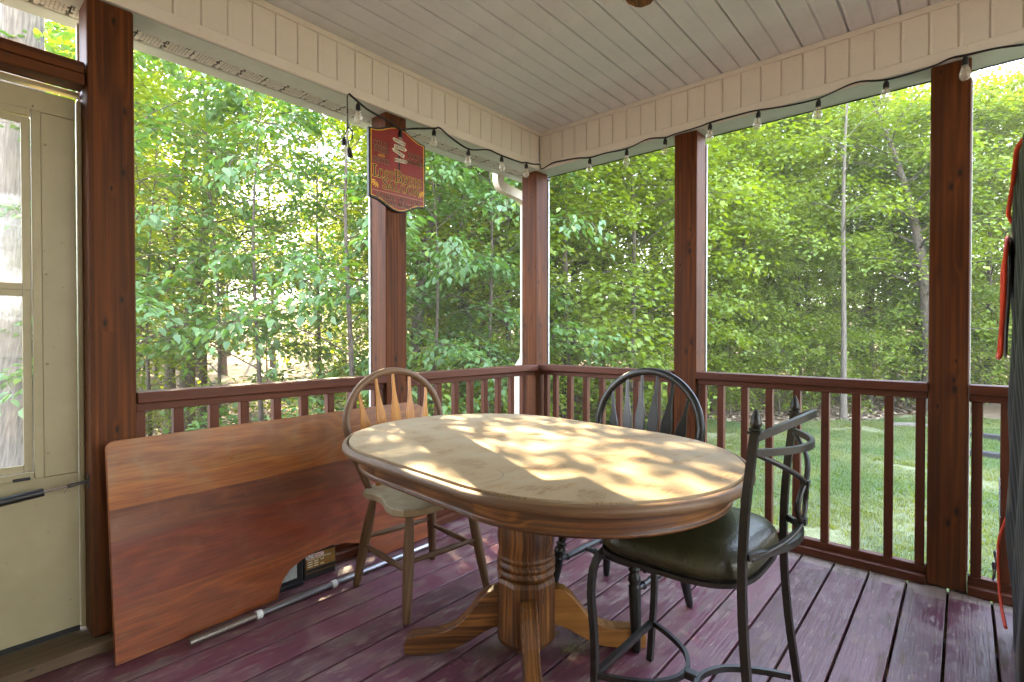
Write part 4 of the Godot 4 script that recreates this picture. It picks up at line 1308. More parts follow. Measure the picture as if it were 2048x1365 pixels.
func saloon_sign() -> void:
	var W := 0.374
	var cy := 2.05
	var t := thing("saloon_sign", "dark red saloon sign with gold border and lettering on the post", "sign", Vector3(-1.283, 0, 0.008))
	var y0 := 1.868
	var y1 := 2.231
	var shape := func(ins: float) -> PackedVector2Array:
		var p := PackedVector2Array()
		var hw := W * 0.5 - ins
		for i in 33:
			var f := -1.0 + 2.0 * i / 32
			var e := pow(0.5 + 0.5 * cos(PI * f), 1.15)
			p.push_back(Vector2(f * hw, y0 + ins * 0.8 - 0.052 * e + 0.0 ))
		for i in 33:
			var f := 1.0 - 2.0 * i / 32
			var e := pow(0.5 + 0.5 * cos(PI * f), 1.15)
			p.push_back(Vector2(f * hw, y1 - ins * 0.8 + 0.050 * e))
		return p
	var gold := plain(Color(0.93, 0.72, 0.20), 0.4)
	var red := mottled(95, [Color(0.47, 0.095, 0.07), Color(0.55, 0.13, 0.095)], Vector2(0.3, 0.3), 0.45, 0.02)
	var ink := plain(Color(0.05, 0.045, 0.045), 0.5)
	var cream := plain(Color(0.86, 0.82, 0.72), 0.5)
	var tan := plain(Color(0.82, 0.71, 0.52), 0.5)
	var b := B.new()
	b.prism(shape.call(0.0), 0.020, Basis.IDENTITY, Vector3.ZERO, 0.003)
	part("backboard", b, ink, t)
	b = B.new()
	b.prism(shape.call(0.011), 0.0025, Basis.IDENTITY, Vector3(0, 0, 0.0105), 0.0005)
	part("gold_border", b, gold, t)
	b = B.new()
	b.prism(shape.call(0.0155), 0.003, Basis.IDENTITY, Vector3(0, 0, 0.0112), 0.0004)
	part("red_field", b, red, t)
	var zf := 0.0132
	var P := func(fx: float, fy: float) -> Vector3: return Vector3((fx - 0.5) * W, y1 - fy * (y1 - y0), zf)
	var word := func(s: String, fx: float, fy: float, hgt: float, wide: float, front: Material, back: Material, fat := 1.0) -> void:
		var o: Vector3 = P.call(fx, fy)
		text_part("lettering_outline", s, hgt, back, t, Transform3D(Basis.IDENTITY, o), fat, true, wide, 0.0006)
		text_part("lettering", s, hgt, front, t, Transform3D(Basis.IDENTITY, o + Vector3(0, 0, 0.0010)), 0.12, true, wide, 0.0006)
	word.call("COLD", 0.195, 0.205, 0.027, 0.92, ink, tan, 0.75)
	word.call("BEER", 0.195, 0.292, 0.027, 0.92, ink, tan, 0.75)
	text_part("lettering", "AND", 0.014, gold, t, Transform3D(Basis.IDENTITY, P.call(0.2, 0.372)), 0.1)
	word.call("SHOTS", 0.195, 0.448, 0.028, 0.84, ink, tan, 0.75)
	word.call("FOOD", 0.795, 0.242, 0.030, 0.86, ink, tan, 0.75)
	word.call("SOMETIMES", 0.795, 0.338, 0.022, 0.66, ink, tan, 0.75)
	# "LOST BIKERS" and "SALOON" with large initials
	var big := func(s: String, x: float, y: float, hgt: float, wide: float) -> void:
		text_part("lettering_outline", s, hgt, gold, t, Transform3D(Basis.IDENTITY, Vector3(x, y, zf)), 1.25, true, wide, 0.0006, HORIZONTAL_ALIGNMENT_LEFT)
		text_part("lettering", s, hgt, ink, t, Transform3D(Basis.IDENTITY, Vector3(x, y, zf + 0.0010)), 0.22, true, wide, 0.0006, HORIZONTAL_ALIGNMENT_LEFT)
	var ly := y1 - 0.625 * (y1 - y0)
	big.call("L", -0.168, ly + 0.004, 0.062, 0.90)
	big.call("OST", -0.133, ly - 0.004, 0.045, 0.88)
	big.call("B", -0.030, ly + 0.004, 0.062, 0.90)
	big.call("IKERS", 0.014, ly - 0.004, 0.045, 0.80)
	var sy := y1 - 0.775 * (y1 - y0)
	big.call("S", -0.108, sy + 0.002, 0.058, 1.0)
	big.call("ALOON", -0.072, sy - 0.003, 0.044, 0.98)
	word.call("HANDS OFF THE", 0.5, 0.955, 0.024, 1.08, ink, tan, 0.9)
	word.call("BAR MAID", 0.5, 1.035, 0.024, 1.08, ink, tan, 0.9)
	part("gold_rule", _box(P.call(0.5, 0.893) + Vector3(0, 0, 0.0), Vector3(W - 0.034, 0.0022, 0.0008), 0.0002), tan, t)
	# signpost with four arrow boards
	part("painted_post", _box(P.call(0.51, 0.27) + Vector3(0, 0, -0.0001), Vector3(0.011, 0.17, 0.0010), 0.0002), plain(Color(0.10, 0.07, 0.09), 0.6), t)
	var boards := [["DAYTONA", 0.515, 0.085, -0.16, -1.0], ["LACONIA", 0.52, 0.172, -0.03, 1.0], ["STURGIS", 0.50, 0.255, -0.30, -1.0], ["HOLLISTER", 0.53, 0.365, 0.06, 1.0]]
	for q in boards:
		var o: Vector3 = P.call(q[1], q[2])
		var bs := Basis(Vector3(0, 0, 1), q[3])
		var ar := PackedVector2Array([Vector2(-0.038, -0.010), Vector2(0.036, -0.010), Vector2(0.048, 0.0), Vector2(0.036, 0.010), Vector2(-0.038, 0.010)])
		if q[4] < 0:
			for i in ar.size(): ar[i].x = -ar[i].x
		var ab := B.new()
		ab.prism(ar, 0.0012, bs, o + Vector3(0, 0, 0.0006), 0.0002)
		part("arrow_board", ab, cream, t)
		text_part("lettering", q[0], 0.0135, ink, t, Transform3D(bs, o + Vector3(0, 0, 0.0014)), 0.5, false, 0.85, 0.0005)
	# sprays of gold petals left and right of the second line
	for s in [-1.0, 1.0]:
		var ctr: Vector3 = P.call(0.5 + s * 0.33, 0.735)
		for k in 5:
			var an: float = -PI / 2 + s * (0.1 + k * 0.33) - s * 0.1
			var dirv := Vector3(cos(an), sin(an), 0)
			var pb := B.new()
			var pp := PackedVector2Array([Vector2(0.012, 0), Vector2(0.030, 0.0035), Vector2(0.042, 0.003), Vector2(0.045, 0), Vector2(0.042, -0.003), Vector2(0.030, -0.0035)])
			pb.prism(pp, 0.0008, Basis(Vector3(0, 0, 1), an), ctr + Vector3(s * 0.012, 0, 0.0003))
			part("gold_petal", pb, gold, t)

func string_lights() -> void:
	var t := thing("string_lights", "black cord of clear bulbs strung along the beams", "string lights")
	var cl := CORD_L
	var cr := CORD_R
	var path := cl.duplicate()
	path.append(Vector3(-0.02, 2.352, 0.022))
	path.append_array(cr)
	var b := B.new()
	b.tube(smooth_path(path, 190), 0.0032, 6)
	b.tube(smooth_path(path.map(func(p): return p + Vector3(0.0035 * sin(p.x * 40.0 + p.z * 40.0), 0.004, 0.003)), 190), 0.0026, 5)
	part("cord", b, M.rubber, t)
	var tail := [cl[0], cl[0] + Vector3(-0.008, -0.02, 0.0), cl[0] + Vector3(-0.010, -0.10, 0.004), cl[0] + Vector3(-0.012, -0.17, 0.008), cl[0] + Vector3(-0.024, -0.205, 0.008), cl[0] + Vector3(-0.030, -0.225, 0.006)]
	b = B.new()
	b.tube(smooth_path(tail, 30), 0.0030, 6)
	b.tube(smooth_path([tail[3], tail[3] + Vector3(0.022, -0.012, 0.004), tail[3] + Vector3(0.024, -0.05, 0.004), tail[3] + Vector3(0.004, -0.072, 0.004), tail[3] + Vector3(0.006, -0.105, 0.004)], 20), 0.0030, 6)
	part("tail_cord", b, M.rubber, t)
	b = B.new()
	b.tube([tail[3] + Vector3(0.006, -0.10, 0.004), tail[3] + Vector3(0.007, -0.118, 0.004), tail[3] + Vector3(0.012, -0.150, 0.004)], [0.006, 0.012, 0.013], 8)
	part("plug", b, M.rubber, t)
	var drops := []
	drops.append(tail[5])
	for i in [1, 5, 8, 11, 14, 16]: drops.append(cl[i])
	for i in [2, 4, 6, 9, 11, 13, 15, 18]: drops.append(cr[i])
	for p in drops:
		var q: Vector3 = p + Vector3(0, -0.002, 0.0)
		b = B.new()
		var sw := Basis(Vector3(0, 0, 1), rng.randf_range(-0.09, 0.09)) * Basis(Vector3(1, 0, 0), rng.randf_range(-0.09, 0.09))
		b.lathe([Vector2(0.0002, 0.0), Vector2(0.006, -0.001), Vector2(0.0085, -0.008), Vector2(0.0120, -0.016), Vector2(0.0125, -0.036), Vector2(0.0115, -0.038), Vector2(0.0002, -0.038)], 14, q, sw)
		part("socket", b, M.rubber, t)
		b = B.new()
		b.lathe([Vector2(0.0105, -0.037), Vector2(0.012, -0.043), Vector2(0.0165, -0.056), Vector2(0.0205, -0.070), Vector2(0.0215, -0.080), Vector2(0.0195, -0.091), Vector2(0.0135, -0.099), Vector2(0.006, -0.1025), Vector2(0.0002, -0.103)], 18, q, sw)
		var bu := part("bulb", b, M.bulb, t)
		b = B.new()
		b.tube([q + sw * Vector3(0, -0.038, 0), q + sw * Vector3(0, -0.062, 0)], 0.0022, 6)
		for k in 3:
			var a := TAU * k / 3
			b.tube([q + sw * Vector3(0, -0.060, 0), q + sw * Vector3(cos(a) * 0.006, -0.064, sin(a) * 0.006), q + sw * Vector3(cos(a) * 0.007, -0.088, sin(a) * 0.007)], 0.0005, 4)
		part("filament", b, M.filament, bu)

func ceiling_fan() -> void:
	var hub := Vector3(-1.80, 2.36, 1.728)
	var t := thing("ceiling_fan", "ceiling fan with brown wooden blade tip below the white ceiling", "fan", hub)
	var b := B.new()
	b.lathe([Vector2(0.0, -0.10), Vector2(0.05, -0.098), Vector2(0.08, -0.07), Vector2(0.10, -0.03), Vector2(0.11, 0.02), Vector2(0.10, 0.06), Vector2(0.05, 0.09), Vector2(0.014, 0.10)], 28)
	part("motor_housing", b, M.iron, t)
	b = B.new()
	b.tube([Vector3(0, 0.09, 0), Vector3(0, 0.235, 0)], 0.012, 12)
	part("downrod", b, M.iron, t)
	b = B.new()
	b.lathe([Vector2(0.014, 0.20), Vector2(0.045, 0.215), Vector2(0.062, 0.245), Vector2(0.065, 0.264)], 24)
	part("canopy", b, M.iron, t)
	var blade := PackedVector2Array([Vector2(0.17, -0.045), Vector2(0.22, -0.058), Vector2(0.42, -0.068), Vector2(0.50, -0.062), Vector2(0.545, -0.040), Vector2(0.566, -0.010), Vector2(0.566, 0.012), Vector2(0.548, 0.040), Vector2(0.50, 0.060), Vector2(0.42, 0.068), Vector2(0.22, 0.058), Vector2(0.17, 0.045)])
	var a0 := atan2(0.462, 0.887)
	for k in 5:
		var an := a0 + TAU * k / 5
		var dirv := Vector3(cos(an), 0, -sin(an))
		var side := Vector3.UP.cross(dirv).rotated(dirv, 0.20)
		var bb := B.new()
		bb.prism(blade, 0.008, Basis(dirv, side, dirv.cross(side)), Vector3(0, -0.035, 0), 0.002, Vector2(1, 1), Vector2(k * 0.3, k * 0.2))
		var bp := part("blade", bb, M.oak, t)
		var br := B.new()
		br.box(dirv * 0.15 + Vector3(0, -0.030, 0), Vector3(0.14, 0.008, 0.05), 0.002, Basis(dirv, side.cross(dirv) * -1.0, side))
		part("blade_iron", br, M.iron, bp)

func downspout() -> void:
	var t := thing("downspout", "white metal downspout bending behind the corner post", "downspout")
	var z := -0.345
	var b := B.new()
	bar(b, smooth_path([Vector3(-0.085, 2.40, z), Vector3(-0.085, 2.335, z), Vector3(-0.070, 2.300, z), Vector3(-0.03, 2.282, z), Vector3(0.10, 2.268, z), Vector3(0.185, 2.255, z), Vector3(0.24, 2.22, z), Vector3(0.245, 2.17, z)], 28), 0.036, 0.028, Vector3(0, 0, 1))
	part("offset_elbow", b, M.siding, t)
	b = B.new()
	bar(b, [Vector3(0.245, 2.172, z), Vector3(0.245, 0.98, z)], 0.036, 0.028, Vector3(0, 0, 1))
	part("straight_pipe", b, M.siding, t)
	b = B.new()
	bar(b, smooth_path([Vector3(0.245, 1.0, z), Vector3(0.238, 0.94, z), Vector3(0.140, 0.84, z), Vector3(0.128, 0.76, z), Vector3(0.126, -0.55, z)], 24), 0.038, 0.030, Vector3(0, 0, 1))
	part("lower_pipe", b, M.siding, t)

func padded_cover() -> void:
	# tall black quilted cover standing at the right edge of the picture
	var t := thing("padded_cover", "tall black quilted cover with orange piping standing at the right edge", "cover", Vector3(-0.535, 0, 2.700))
	var cloth := mottled(97, [Color(0.032, 0.036, 0.038), Color(0.07, 0.075, 0.076)], Vector2(0.4, 0.4), 0.55, 0.02, 0.002, Color(0.4, 0.4, 0.4))
	cloth.rim_enabled = true
	cloth.rim = 0.3
	var b := B.new()
	var seg := 360
	var rows := 40
	var hx := 0.335
	var hz := 0.205
	for j in rows + 1:
		var f := float(j) / rows
		var y := 0.004 + f * 1.76
		for i in seg + 1:
			var a := TAU * i / seg
			var c := cos(a)
			var d := sin(a)
			# rounded rectangle: push the direction out to the sides of a box with 4 cm corners
			var m := maxf(absf(c) / hx, absf(d) / hz)
			var q := Vector2(c, d) / m
			var core := Vector2(clampf(q.x, -hx + 0.04, hx - 0.04), clampf(q.y, -hz + 0.04, hz - 0.04))
			q = core + (q - core).limit_length(0.04)
			var px := q.x / hx
			var pz := q.y / hz
			var topf := 1.0 - pow(clampf((f - 0.955) / 0.045, 0, 1), 2.0) * 0.16
			var bot := 1.0 + 0.03 * sin(f * 9.0 + a * 2.0) * (1.0 - f) - 0.06 * pow(1.0 - clampf(f / 0.2, 0, 1), 2.0)
			var rib := 0.007 * absf(sin((px * hx + pz * hz) * 60.0 + 0.5 * sin(f * 7.0))) + 0.006 * sin(f * 22.0 + a * 5.0)
			var p := Vector3(px * hx * topf * bot, y + 0.09 * f * clampf(0.5 - px * 0.5, 0, 1) , pz * hz * topf * bot)
			var o := Vector3(px * px * px, 0, pz * pz * pz).normalized()
			b.vert(p + o * rib, o, Vector2(a * 0.3, y))
	for j in rows:
		for i in seg:
			var q := j * (seg + 1) + i
			b.quad(q, q + 1, q + seg + 2, q + seg + 1)
	# smooth normals from the ribbed surface
	for j in rows + 1:
		for i in seg + 1:
			var q := j * (seg + 1) + i
			var l := j * (seg + 1) + (i + seg - 1) % seg
			var r := j * (seg + 1) + (i + 1) % seg
			var u := mini(j + 1, rows) * (seg + 1) + i
			var dn := maxi(j - 1, 0) * (seg + 1) + i
			var nn := (b.v[r] - b.v[l]).cross(b.v[u] - b.v[dn]).normalized()
			if nn.dot(b.n[q]) < 0: nn = -nn
			b.n[q] = nn
	var cap := b.vert(Vector3(0, 1.80, 0), Vector3.UP)
	for i in seg: b.tri(cap, rows * (seg + 1) + i, rows * (seg + 1) + i + 1)
	part("quilted_body", b, cloth, t)
	var orange := plain(Color(0.86, 0.26, 0.10), 0.6)
	var zf := -0.219
	# piping, pocket rim and drawstring on the side towards the room
	var pb := B.new()
	pb.tube(smooth_path([Vector3(0.335, 1.565, -0.195), Vector3(0.28, 1.60, zf), Vector3(0.05, 1.68, zf), Vector3(-0.2, 1.74, zf), Vector3(-0.335, 1.76, -0.18)], 30), 0.007, 8)
	part("piping", pb, orange, t)
	var rim := [Vector3(0.32, 1.50, zf + 0.002), Vector3(0.345, 1.40, zf - 0.012), Vector3(0.335, 1.20, zf - 0.014), Vector3(0.345, 1.085, zf - 0.020), Vector3(0.28, 1.055, zf - 0.026), Vector3(0.19, 1.07, zf - 0.022), Vector3(0.17, 1.16, zf - 0.02), Vector3(0.07, 1.25, zf - 0.02), Vector3(0.04, 1.38, zf - 0.02), Vector3(0.12, 1.48, zf - 0.012), Vector3(0.26, 1.515, zf - 0.002), Vector3(0.32, 1.50, zf + 0.002)]
	pb = B.new()
	pb.tube(smooth_path(rim, 70), 0.0065, 8)
	part("pocket_piping", pb, orange, t)
	pb = B.new()
	var pl := PackedVector2Array()
	for q in rim: pl.push_back(Vector2(q.x, q.y))
	pl.remove_at(pl.size() - 1)
	pb.prism(pl, 0.006, Basis.IDENTITY, Vector3(0, 0, zf - 0.006), 0.0)
	part("pocket_flap", pb, cloth, t)
	pb = B.new()
	pb.prism(PackedVector2Array([Vector2(0.11, 1.22), Vector2(0.19, 1.18), Vector2(0.21, 1.36), Vector2(0.18, 1.43), Vector2(0.10, 1.40)]), 0.003, Basis.IDENTITY, Vector3(0, 0, zf - 0.0125), 0.0)
	part("clear_window", pb, plain(Color(0.78, 0.80, 0.78), 0.25), t)
	pb = B.new()
	pb.tube(smooth_path([Vector3(0.345, 0.42, zf + 0.006), Vector3(0.28, 0.34, zf - 0.018), Vector3(0.20, 0.22, zf - 0.02), Vector3(0.10, 0.155, zf - 0.016), Vector3(-0.06, 0.15, zf - 0.012)], 24), 0.005, 8)
	part("drawstring", pb, orange, t)
	pb = B.new()
	for k in 2:
		var ring := []
		for i in 25:
			var a := TAU * i / 24
			ring.append(Vector3(0.275 + cos(a) * 0.020 + k * 0.012, 0.265 - k * 0.05 + sin(a) * 0.034, zf - 0.026 - k * 0.004 - 0.003 * sin(a * 2)))
		pb.tube(ring, 0.0042, 8, false)
	part("carabiner", pb, M.steel, t)
	pb = B.new()
	for k in 14:
		var q := Vector3(0.30, 0.58, zf - 0.016).lerp(Vector3(0.20, 0.46, zf - 0.018), k / 13.0)
		pb.tube([q + Vector3(-0.006, -0.004, 0), q + Vector3(0.006, 0.004, -0.002)], 0.0022, 5)
	part("zipper", pb, plain(Color(0.7, 0.72, 0.72), 0.4, 0.5), t)

# ---------------------------------------------------------------- the woods
# folded oval leaf: base, two points a side, tip
func leaf6(b: B, p: Vector3, d: Vector3, up: Vector3, l: float, w: float, col: Color) -> void:
	var s := d.cross(up).normalized()
	var n := s.cross(d).normalized()
	if n.dot(up) < 0: n = -n
	var i := b.v.size()
	var fold := n * w * 0.22
	var dl := d * l
	var sw := s * w
	b.v.push_back(p); b.v.push_back(p + dl * 0.32 + sw * 0.5 + fold); b.v.push_back(p + dl * 0.70 + sw * 0.36 + fold * 0.8); b.v.push_back(p + dl - n * l * 0.10); b.v.push_back(p + dl * 0.70 - sw * 0.36 + fold * 0.8); b.v.push_back(p + dl * 0.32 - sw * 0.5 + fold)
	for k in 6:
		b.n.push_back(n); b.uv.push_back(Vector2.ZERO); b.c.push_back(col)
	for k in [i, i + 2, i + 1, i, i + 3, i + 2, i, i + 4, i + 3, i, i + 5, i + 4]: b.ix.push_back(k)

func leaf4(b: B, p: Vector3, d: Vector3, up: Vector3, l: float, w: float, col: Color) -> void:
	var s := d.cross(up).normalized()
	var n := s.cross(d).normalized()
	if n.dot(up) < 0: n = -n
	var i := b.v.size()
	var fold := n * w * 0.2
	b.v.push_back(p); b.v.push_back(p + d * l * 0.45 + s * w * 0.5 + fold); b.v.push_back(p + d * l); b.v.push_back(p + d * l * 0.45 - s * w * 0.5 + fold)
	for k in 4:
		b.n.push_back(n); b.uv.push_back(Vector2.ZERO); b.c.push_back(col)
	for k in [i, i + 2, i + 1, i, i + 3, i + 2]: b.ix.push_back(k)

func bark_mat(seed_: int, dark: Color, light: Color) -> StandardMaterial3D:
	var w := 128
	var h := 256
	var a := noise_bytes(w, h, seed_, 0.09, 4, 4, 1)     # stretched along u, which climbs the trunk
	var c := noise_bytes(w, h, seed_ + 1, 0.03, 4)
	var data := PackedByteArray()
	data.resize(w * h * 3)
	for i in w * h:
		var t := clampf((a[i] / 255.0 - 0.2) * 1.3, 0, 1) * 0.7 + c[i] / 255.0 * 0.3
		var q := dark.lerp(light, t)
		data[i * 3] = int(q.r * 255.0); data[i * 3 + 1] = int(q.g * 255.0); data[i * 3 + 2] = int(q.b * 255.0)
	var m := StandardMaterial3D.new()
	m.albedo_texture = tex_from(w, h, data)
	m.normal_enabled = true
	m.normal_texture = normal_from(w, h, a, 3.0)
	m.roughness = 0.9
	m.uv1_scale = Vector3(1.0 / 0.6, 1.0 / 0.5, 1)
	return m

func leaf_mat(rough: float, back: Color) -> StandardMaterial3D:
	var m := StandardMaterial3D.new()
	m.vertex_color_use_as_albedo = true
	m.roughness = rough
	m.backlight_enabled = true
	m.backlight = back
	m.metallic_specular = 0.5
	m.cull_mode = BaseMaterial3D.CULL_DISABLED
	return m

# A tree kind: {h, r, base, reach, limbs, twigs, leaves, size, aspect, big, droop, up, cols, seed, bend, flat}
func tree_meshes(k: Dictionary) -> Array:
	var r := RandomNumberGenerator.new()
	r.seed = k.seed
	var wood_b := B.new()
	var leaf_b := B.new()
	leaf_b.use_c = true
	var H: float = k.h
	var tp := []
	var tr := []
	var bx: Vector2 = k.get("bend", Vector2(0.0, 0.0))
	var wob := r.randf() * TAU
	for i in 10:
		var f := i / 9.0
		tp.append(Vector3(bx.x * f * f + 0.018 * H * sin(f * 5.0 + wob) * f, -0.15 + (H + 0.15) * f, bx.y * f * f + 0.015 * H * cos(f * 4.1 + wob * 2.0) * f))
		tr.append(k.r * (1.0 - 0.86 * f) * (1.35 if i == 0 else 1.0))
	wood_b.tube(tp, tr, 10, false)
	var at := func(f: float) -> Vector3:
		var x := f * 9.0
		var i := mini(int(x), 8)
		return tp[i].lerp(tp[i + 1], x - i)
	var cols: Array = k.cols
	var nl: int = k.limbs
	for li in nl:
		var f: float = k.base / H + (0.985 - k.base / H) * pow((li + r.randf() * 0.6) / nl, 0.9)
		var az := li * 2.399 + r.randf_range(-0.5, 0.5)
		var cf: float = (f - k.base / H) / (1.0 - k.base / H)
		var sh := pow(maxf(sin(PI * clampf(0.16 + cf * 0.80, 0, 1)), 0.05), 0.7)
		var reach: float = k.reach * sh * r.randf_range(0.65, 1.15)
		var up0: float = k.get("up", 0.45) + 0.5 * cf + r.randf_range(-0.25, 0.55)
		var p0: Vector3 = at.call(f)
		var dir := Vector3(cos(az), 0, sin(az))
		var pts := [p0]
		var seg := 5
		for s in seg:
			var g := (s + 1.0) / seg
			var rise: float = reach * (up0 * g - (up0 * 0.55 + k.get("droop", 0.1)) * g * g)
			var sideways := Vector3(-dir.z, 0, dir.x) * reach * r.randf_range(0.05, 0.2) * sin(g * 3.0 + li)
			pts.append(p0 + dir * reach * g + Vector3(0, rise, 0) + sideways)
		var r0: float = maxf(k.r * (1.0 - 0.85 * f) * 0.34, 0.009)
		wood_b.tube(pts, [r0, r0 * 0.8, r0 * 0.62, r0 * 0.45, r0 * 0.3, 0.004], 5, false)
		for ti in int(k.twigs):
			var g: float = 0.22 + 0.78 * (ti + r.randf()) / k.twigs
			var x: float = g * seg
			var i := mini(int(x), seg - 1)
			var q: Vector3 = pts[i].lerp(pts[i + 1], x - i)
			var ld: Vector3 = (pts[i + 1] - pts[i]).normalized()
			var sd := 1.0 if ti % 2 == 0 else -1.0
			var td := ld.rotated(Vector3.UP, sd * r.randf_range(0.35, 1.25))
			td.y += r.randf_range(-0.5, 0.6) - k.get("droop", 0.1)
			td = td.normalized()
			var tl: float = k.get("twig", 0.8) * r.randf_range(0.5, 1.2) * (0.6 + 0.4 * sh)
			var e := q + td * tl + Vector3(0, -tl * 0.12, 0)
			if k.get("big", false) or r.randf() < 0.4: wood_b.tube([q, q.lerp(e, 0.5) + Vector3(0, tl * 0.03, 0), e], [0.006, 0.004, 0.002], 3, false)
			var tone := r.randf()
			for n in int(k.leaves):
				var h: float = (n + 0.5) / k.leaves
				var c := q.lerp(e, 0.12 + 0.88 * h)
				var spread: float = k.get("flat", 0.12)
				c += Vector3(r.randfn(0, spread), r.randfn(0, spread * 0.85), r.randfn(0, spread))
				var ls := 1.0 if n % 2 == 0 else -1.0
				var d := td.rotated(Vector3.UP, ls * r.randf_range(0.4, 1.3))
				d.y -= r.randf_range(0.0, 0.55)
				d = d.normalized()
				var un := Vector3(r.randfn(0, 0.38), 1.0, r.randfn(0, 0.38)).normalized()
				var sz: float = k.size * r.randf_range(0.65, 1.25)
				var cc: Color = cols[0].lerp(cols[1], clampf(tone * 0.6 + r.randf() * 0.5, 0, 1))
				if r.randf() < 0.05: cc = cc.lerp(cols[2], 0.7)
				if k.get("big", false): leaf6(leaf_b, c, d, un, sz, sz * k.aspect, cc)
				else: leaf4(leaf_b, c, d, un, sz, sz * k.aspect, cc)
	return [wood_b.mesh(), leaf_b.mesh(), leaf_b.ix.size() / 3]

var kinds := {}

func make_kinds() -> void:
	var g0 := Color(0.135, 0.215, 0.030)
	var g1 := Color(0.275, 0.350, 0.044)
	var g2 := Color(0.24, 0.25, 0.05)
	var b0 := Color(0.105, 0.195, 0.070)
	var b1 := Color(0.190, 0.285, 0.100)
	var y0 := Color(0.135, 0.215, 0.030)
	var y1 := Color(0.275, 0.350, 0.044)
	var K := {
		"tall": {"h": 13.0, "r": 0.16, "base": 4.2, "reach": 3.1, "limbs": 34, "twigs": 13, "leaves": 18, "size": 0.125, "aspect": 0.62, "cols": [g0, g1, g2], "seed": 101, "flat": 0.16, "twig": 1.0},
		"tall_b": {"h": 11.5, "r": 0.13, "base": 2.6, "reach": 2.9, "limbs": 38, "twigs": 14, "leaves": 20, "size": 0.12, "aspect": 0.68, "cols": [y0, y1, g2], "seed": 202, "flat": 0.15, "twig": 1.0, "bend": Vector2(0.6, -0.3)},
		"maple": {"h": 8.0, "r": 0.075, "base": 0.7, "reach": 2.7, "limbs": 46, "twigs": 14, "leaves": 22, "size": 0.10, "aspect": 0.80, "cols": [g0, g1, y1], "seed": 303, "flat": 0.12, "twig": 0.75, "droop": 0.16},
		"maple_b": {"h": 8.6, "r": 0.08, "base": 0.9, "reach": 2.9, "limbs": 42, "twigs": 14, "leaves": 21, "size": 0.105, "aspect": 0.74, "cols": [y0, y1, g1], "seed": 313, "flat": 0.14, "twig": 0.85, "droop": 0.12, "bend": Vector2(0.3, 0.5)},
		"slender": {"h": 9.0, "r": 0.062, "base": 3.2, "reach": 1.5, "limbs": 13, "twigs": 8, "leaves": 18, "size": 0.10, "aspect": 0.66, "cols": [g0, g1, y1], "seed": 444, "flat": 0.13, "twig": 0.7, "up": 0.9, "bend": Vector2(0.35, 0.25)},
		"sapling": {"h": 4.6, "r": 0.030, "base": 0.9, "reach": 1.25, "limbs": 22, "twigs": 8, "leaves": 15, "size": 0.085, "aspect": 0.6, "cols": [y0, y1, g2], "seed": 404, "flat": 0.08, "twig": 0.5, "droop": 0.12},
		"dogwood": {"h": 6.2, "r": 0.05, "base": 1.1, "reach": 2.3, "limbs": 22, "twigs": 10, "leaves": 15, "size": 0.125, "aspect": 0.56, "big": true, "cols": [b0, b1, g1], "seed": 505, "flat": 0.09, "twig": 0.6, "droop": 0.20, "up": 0.3},
		"feathery": {"h": 4.2, "r": 0.05, "base": 0.25, "reach": 1.55, "limbs": 50, "twigs": 13, "leaves": 26, "size": 0.066, "aspect": 0.34, "cols": [g0, g1, y1], "seed": 606, "flat": 0.07, "twig": 0.5, "droop": 0.25, "up": 0.55},
		"bush": {"h": 1.7, "r": 0.022, "base": 0.12, "reach": 0.95, "limbs": 20, "twigs": 8, "leaves": 13, "size": 0.085, "aspect": 0.6, "cols": [g0, g1, y1], "seed": 707, "flat": 0.07, "twig": 0.38, "droop": 0.1, "up": 0.8},
		"oak": {"h": 10.0, "r": 0.15, "base": 2.2, "reach": 2.7, "limbs": 30, "twigs": 12, "leaves": 18, "size": 0.115, "aspect": 0.58, "cols": [y0, y1, g1], "seed": 808, "flat": 0.14, "twig": 0.9, "bend": Vector2(-1.1, 0.5)},
		"far": {"h": 14.0, "r": 0.17, "base": 3.0, "reach": 3.6, "limbs": 30, "twigs": 10, "leaves": 14, "size": 0.21, "aspect": 0.68, "cols": [y0, y1, g1], "seed": 909, "flat": 0.25, "twig": 1.4},
		"far_low": {"h": 5.5, "r": 0.06, "base": 0.4, "reach": 2.4, "limbs": 26, "twigs": 9, "leaves": 14, "size": 0.16, "aspect": 0.66, "cols": [g0, y1, g1], "seed": 1001, "flat": 0.2, "twig": 0.9},
	}
	for n in K: kinds[n] = tree_meshes(K[n])

func gh(x: float, z: float) -> float:
	# gentle lie of the land round the deck, rising a little into the woods
	var d := Vector2(x + 1.5, z - 1.0).length()
	return -0.62 + 0.035 * sin(x * 0.45) * cos(z * 0.37) + 0.02 * sin(x * 1.3 + z * 0.9) + 0.018 * maxf(0.0, d - 12.0) + 0.0009 * pow(maxf(0.0, d - 18.0), 2.0)

func plant(kind: String, called: String, label: String, category: String, x: float, z: float, scale_: float, turn: float, group := "", tall := 1.0, bark := "bark") -> void:
	var t := thing(called, label, category, Vector3(x, gh(x, z), z), turn, group)
	t.scale = Vector3(scale_, scale_ * tall, scale_)
	put("trunk" if category == "tree" else "stem", kinds[kind][0], M[bark], t)
	var big: bool = kind == "dogwood"
	var cr := put("crown" if category == "tree" else "foliage", kinds[kind][1], M.leaf_gloss if big else M.leaf, t)
	cr.set_meta("kind", "stuff")

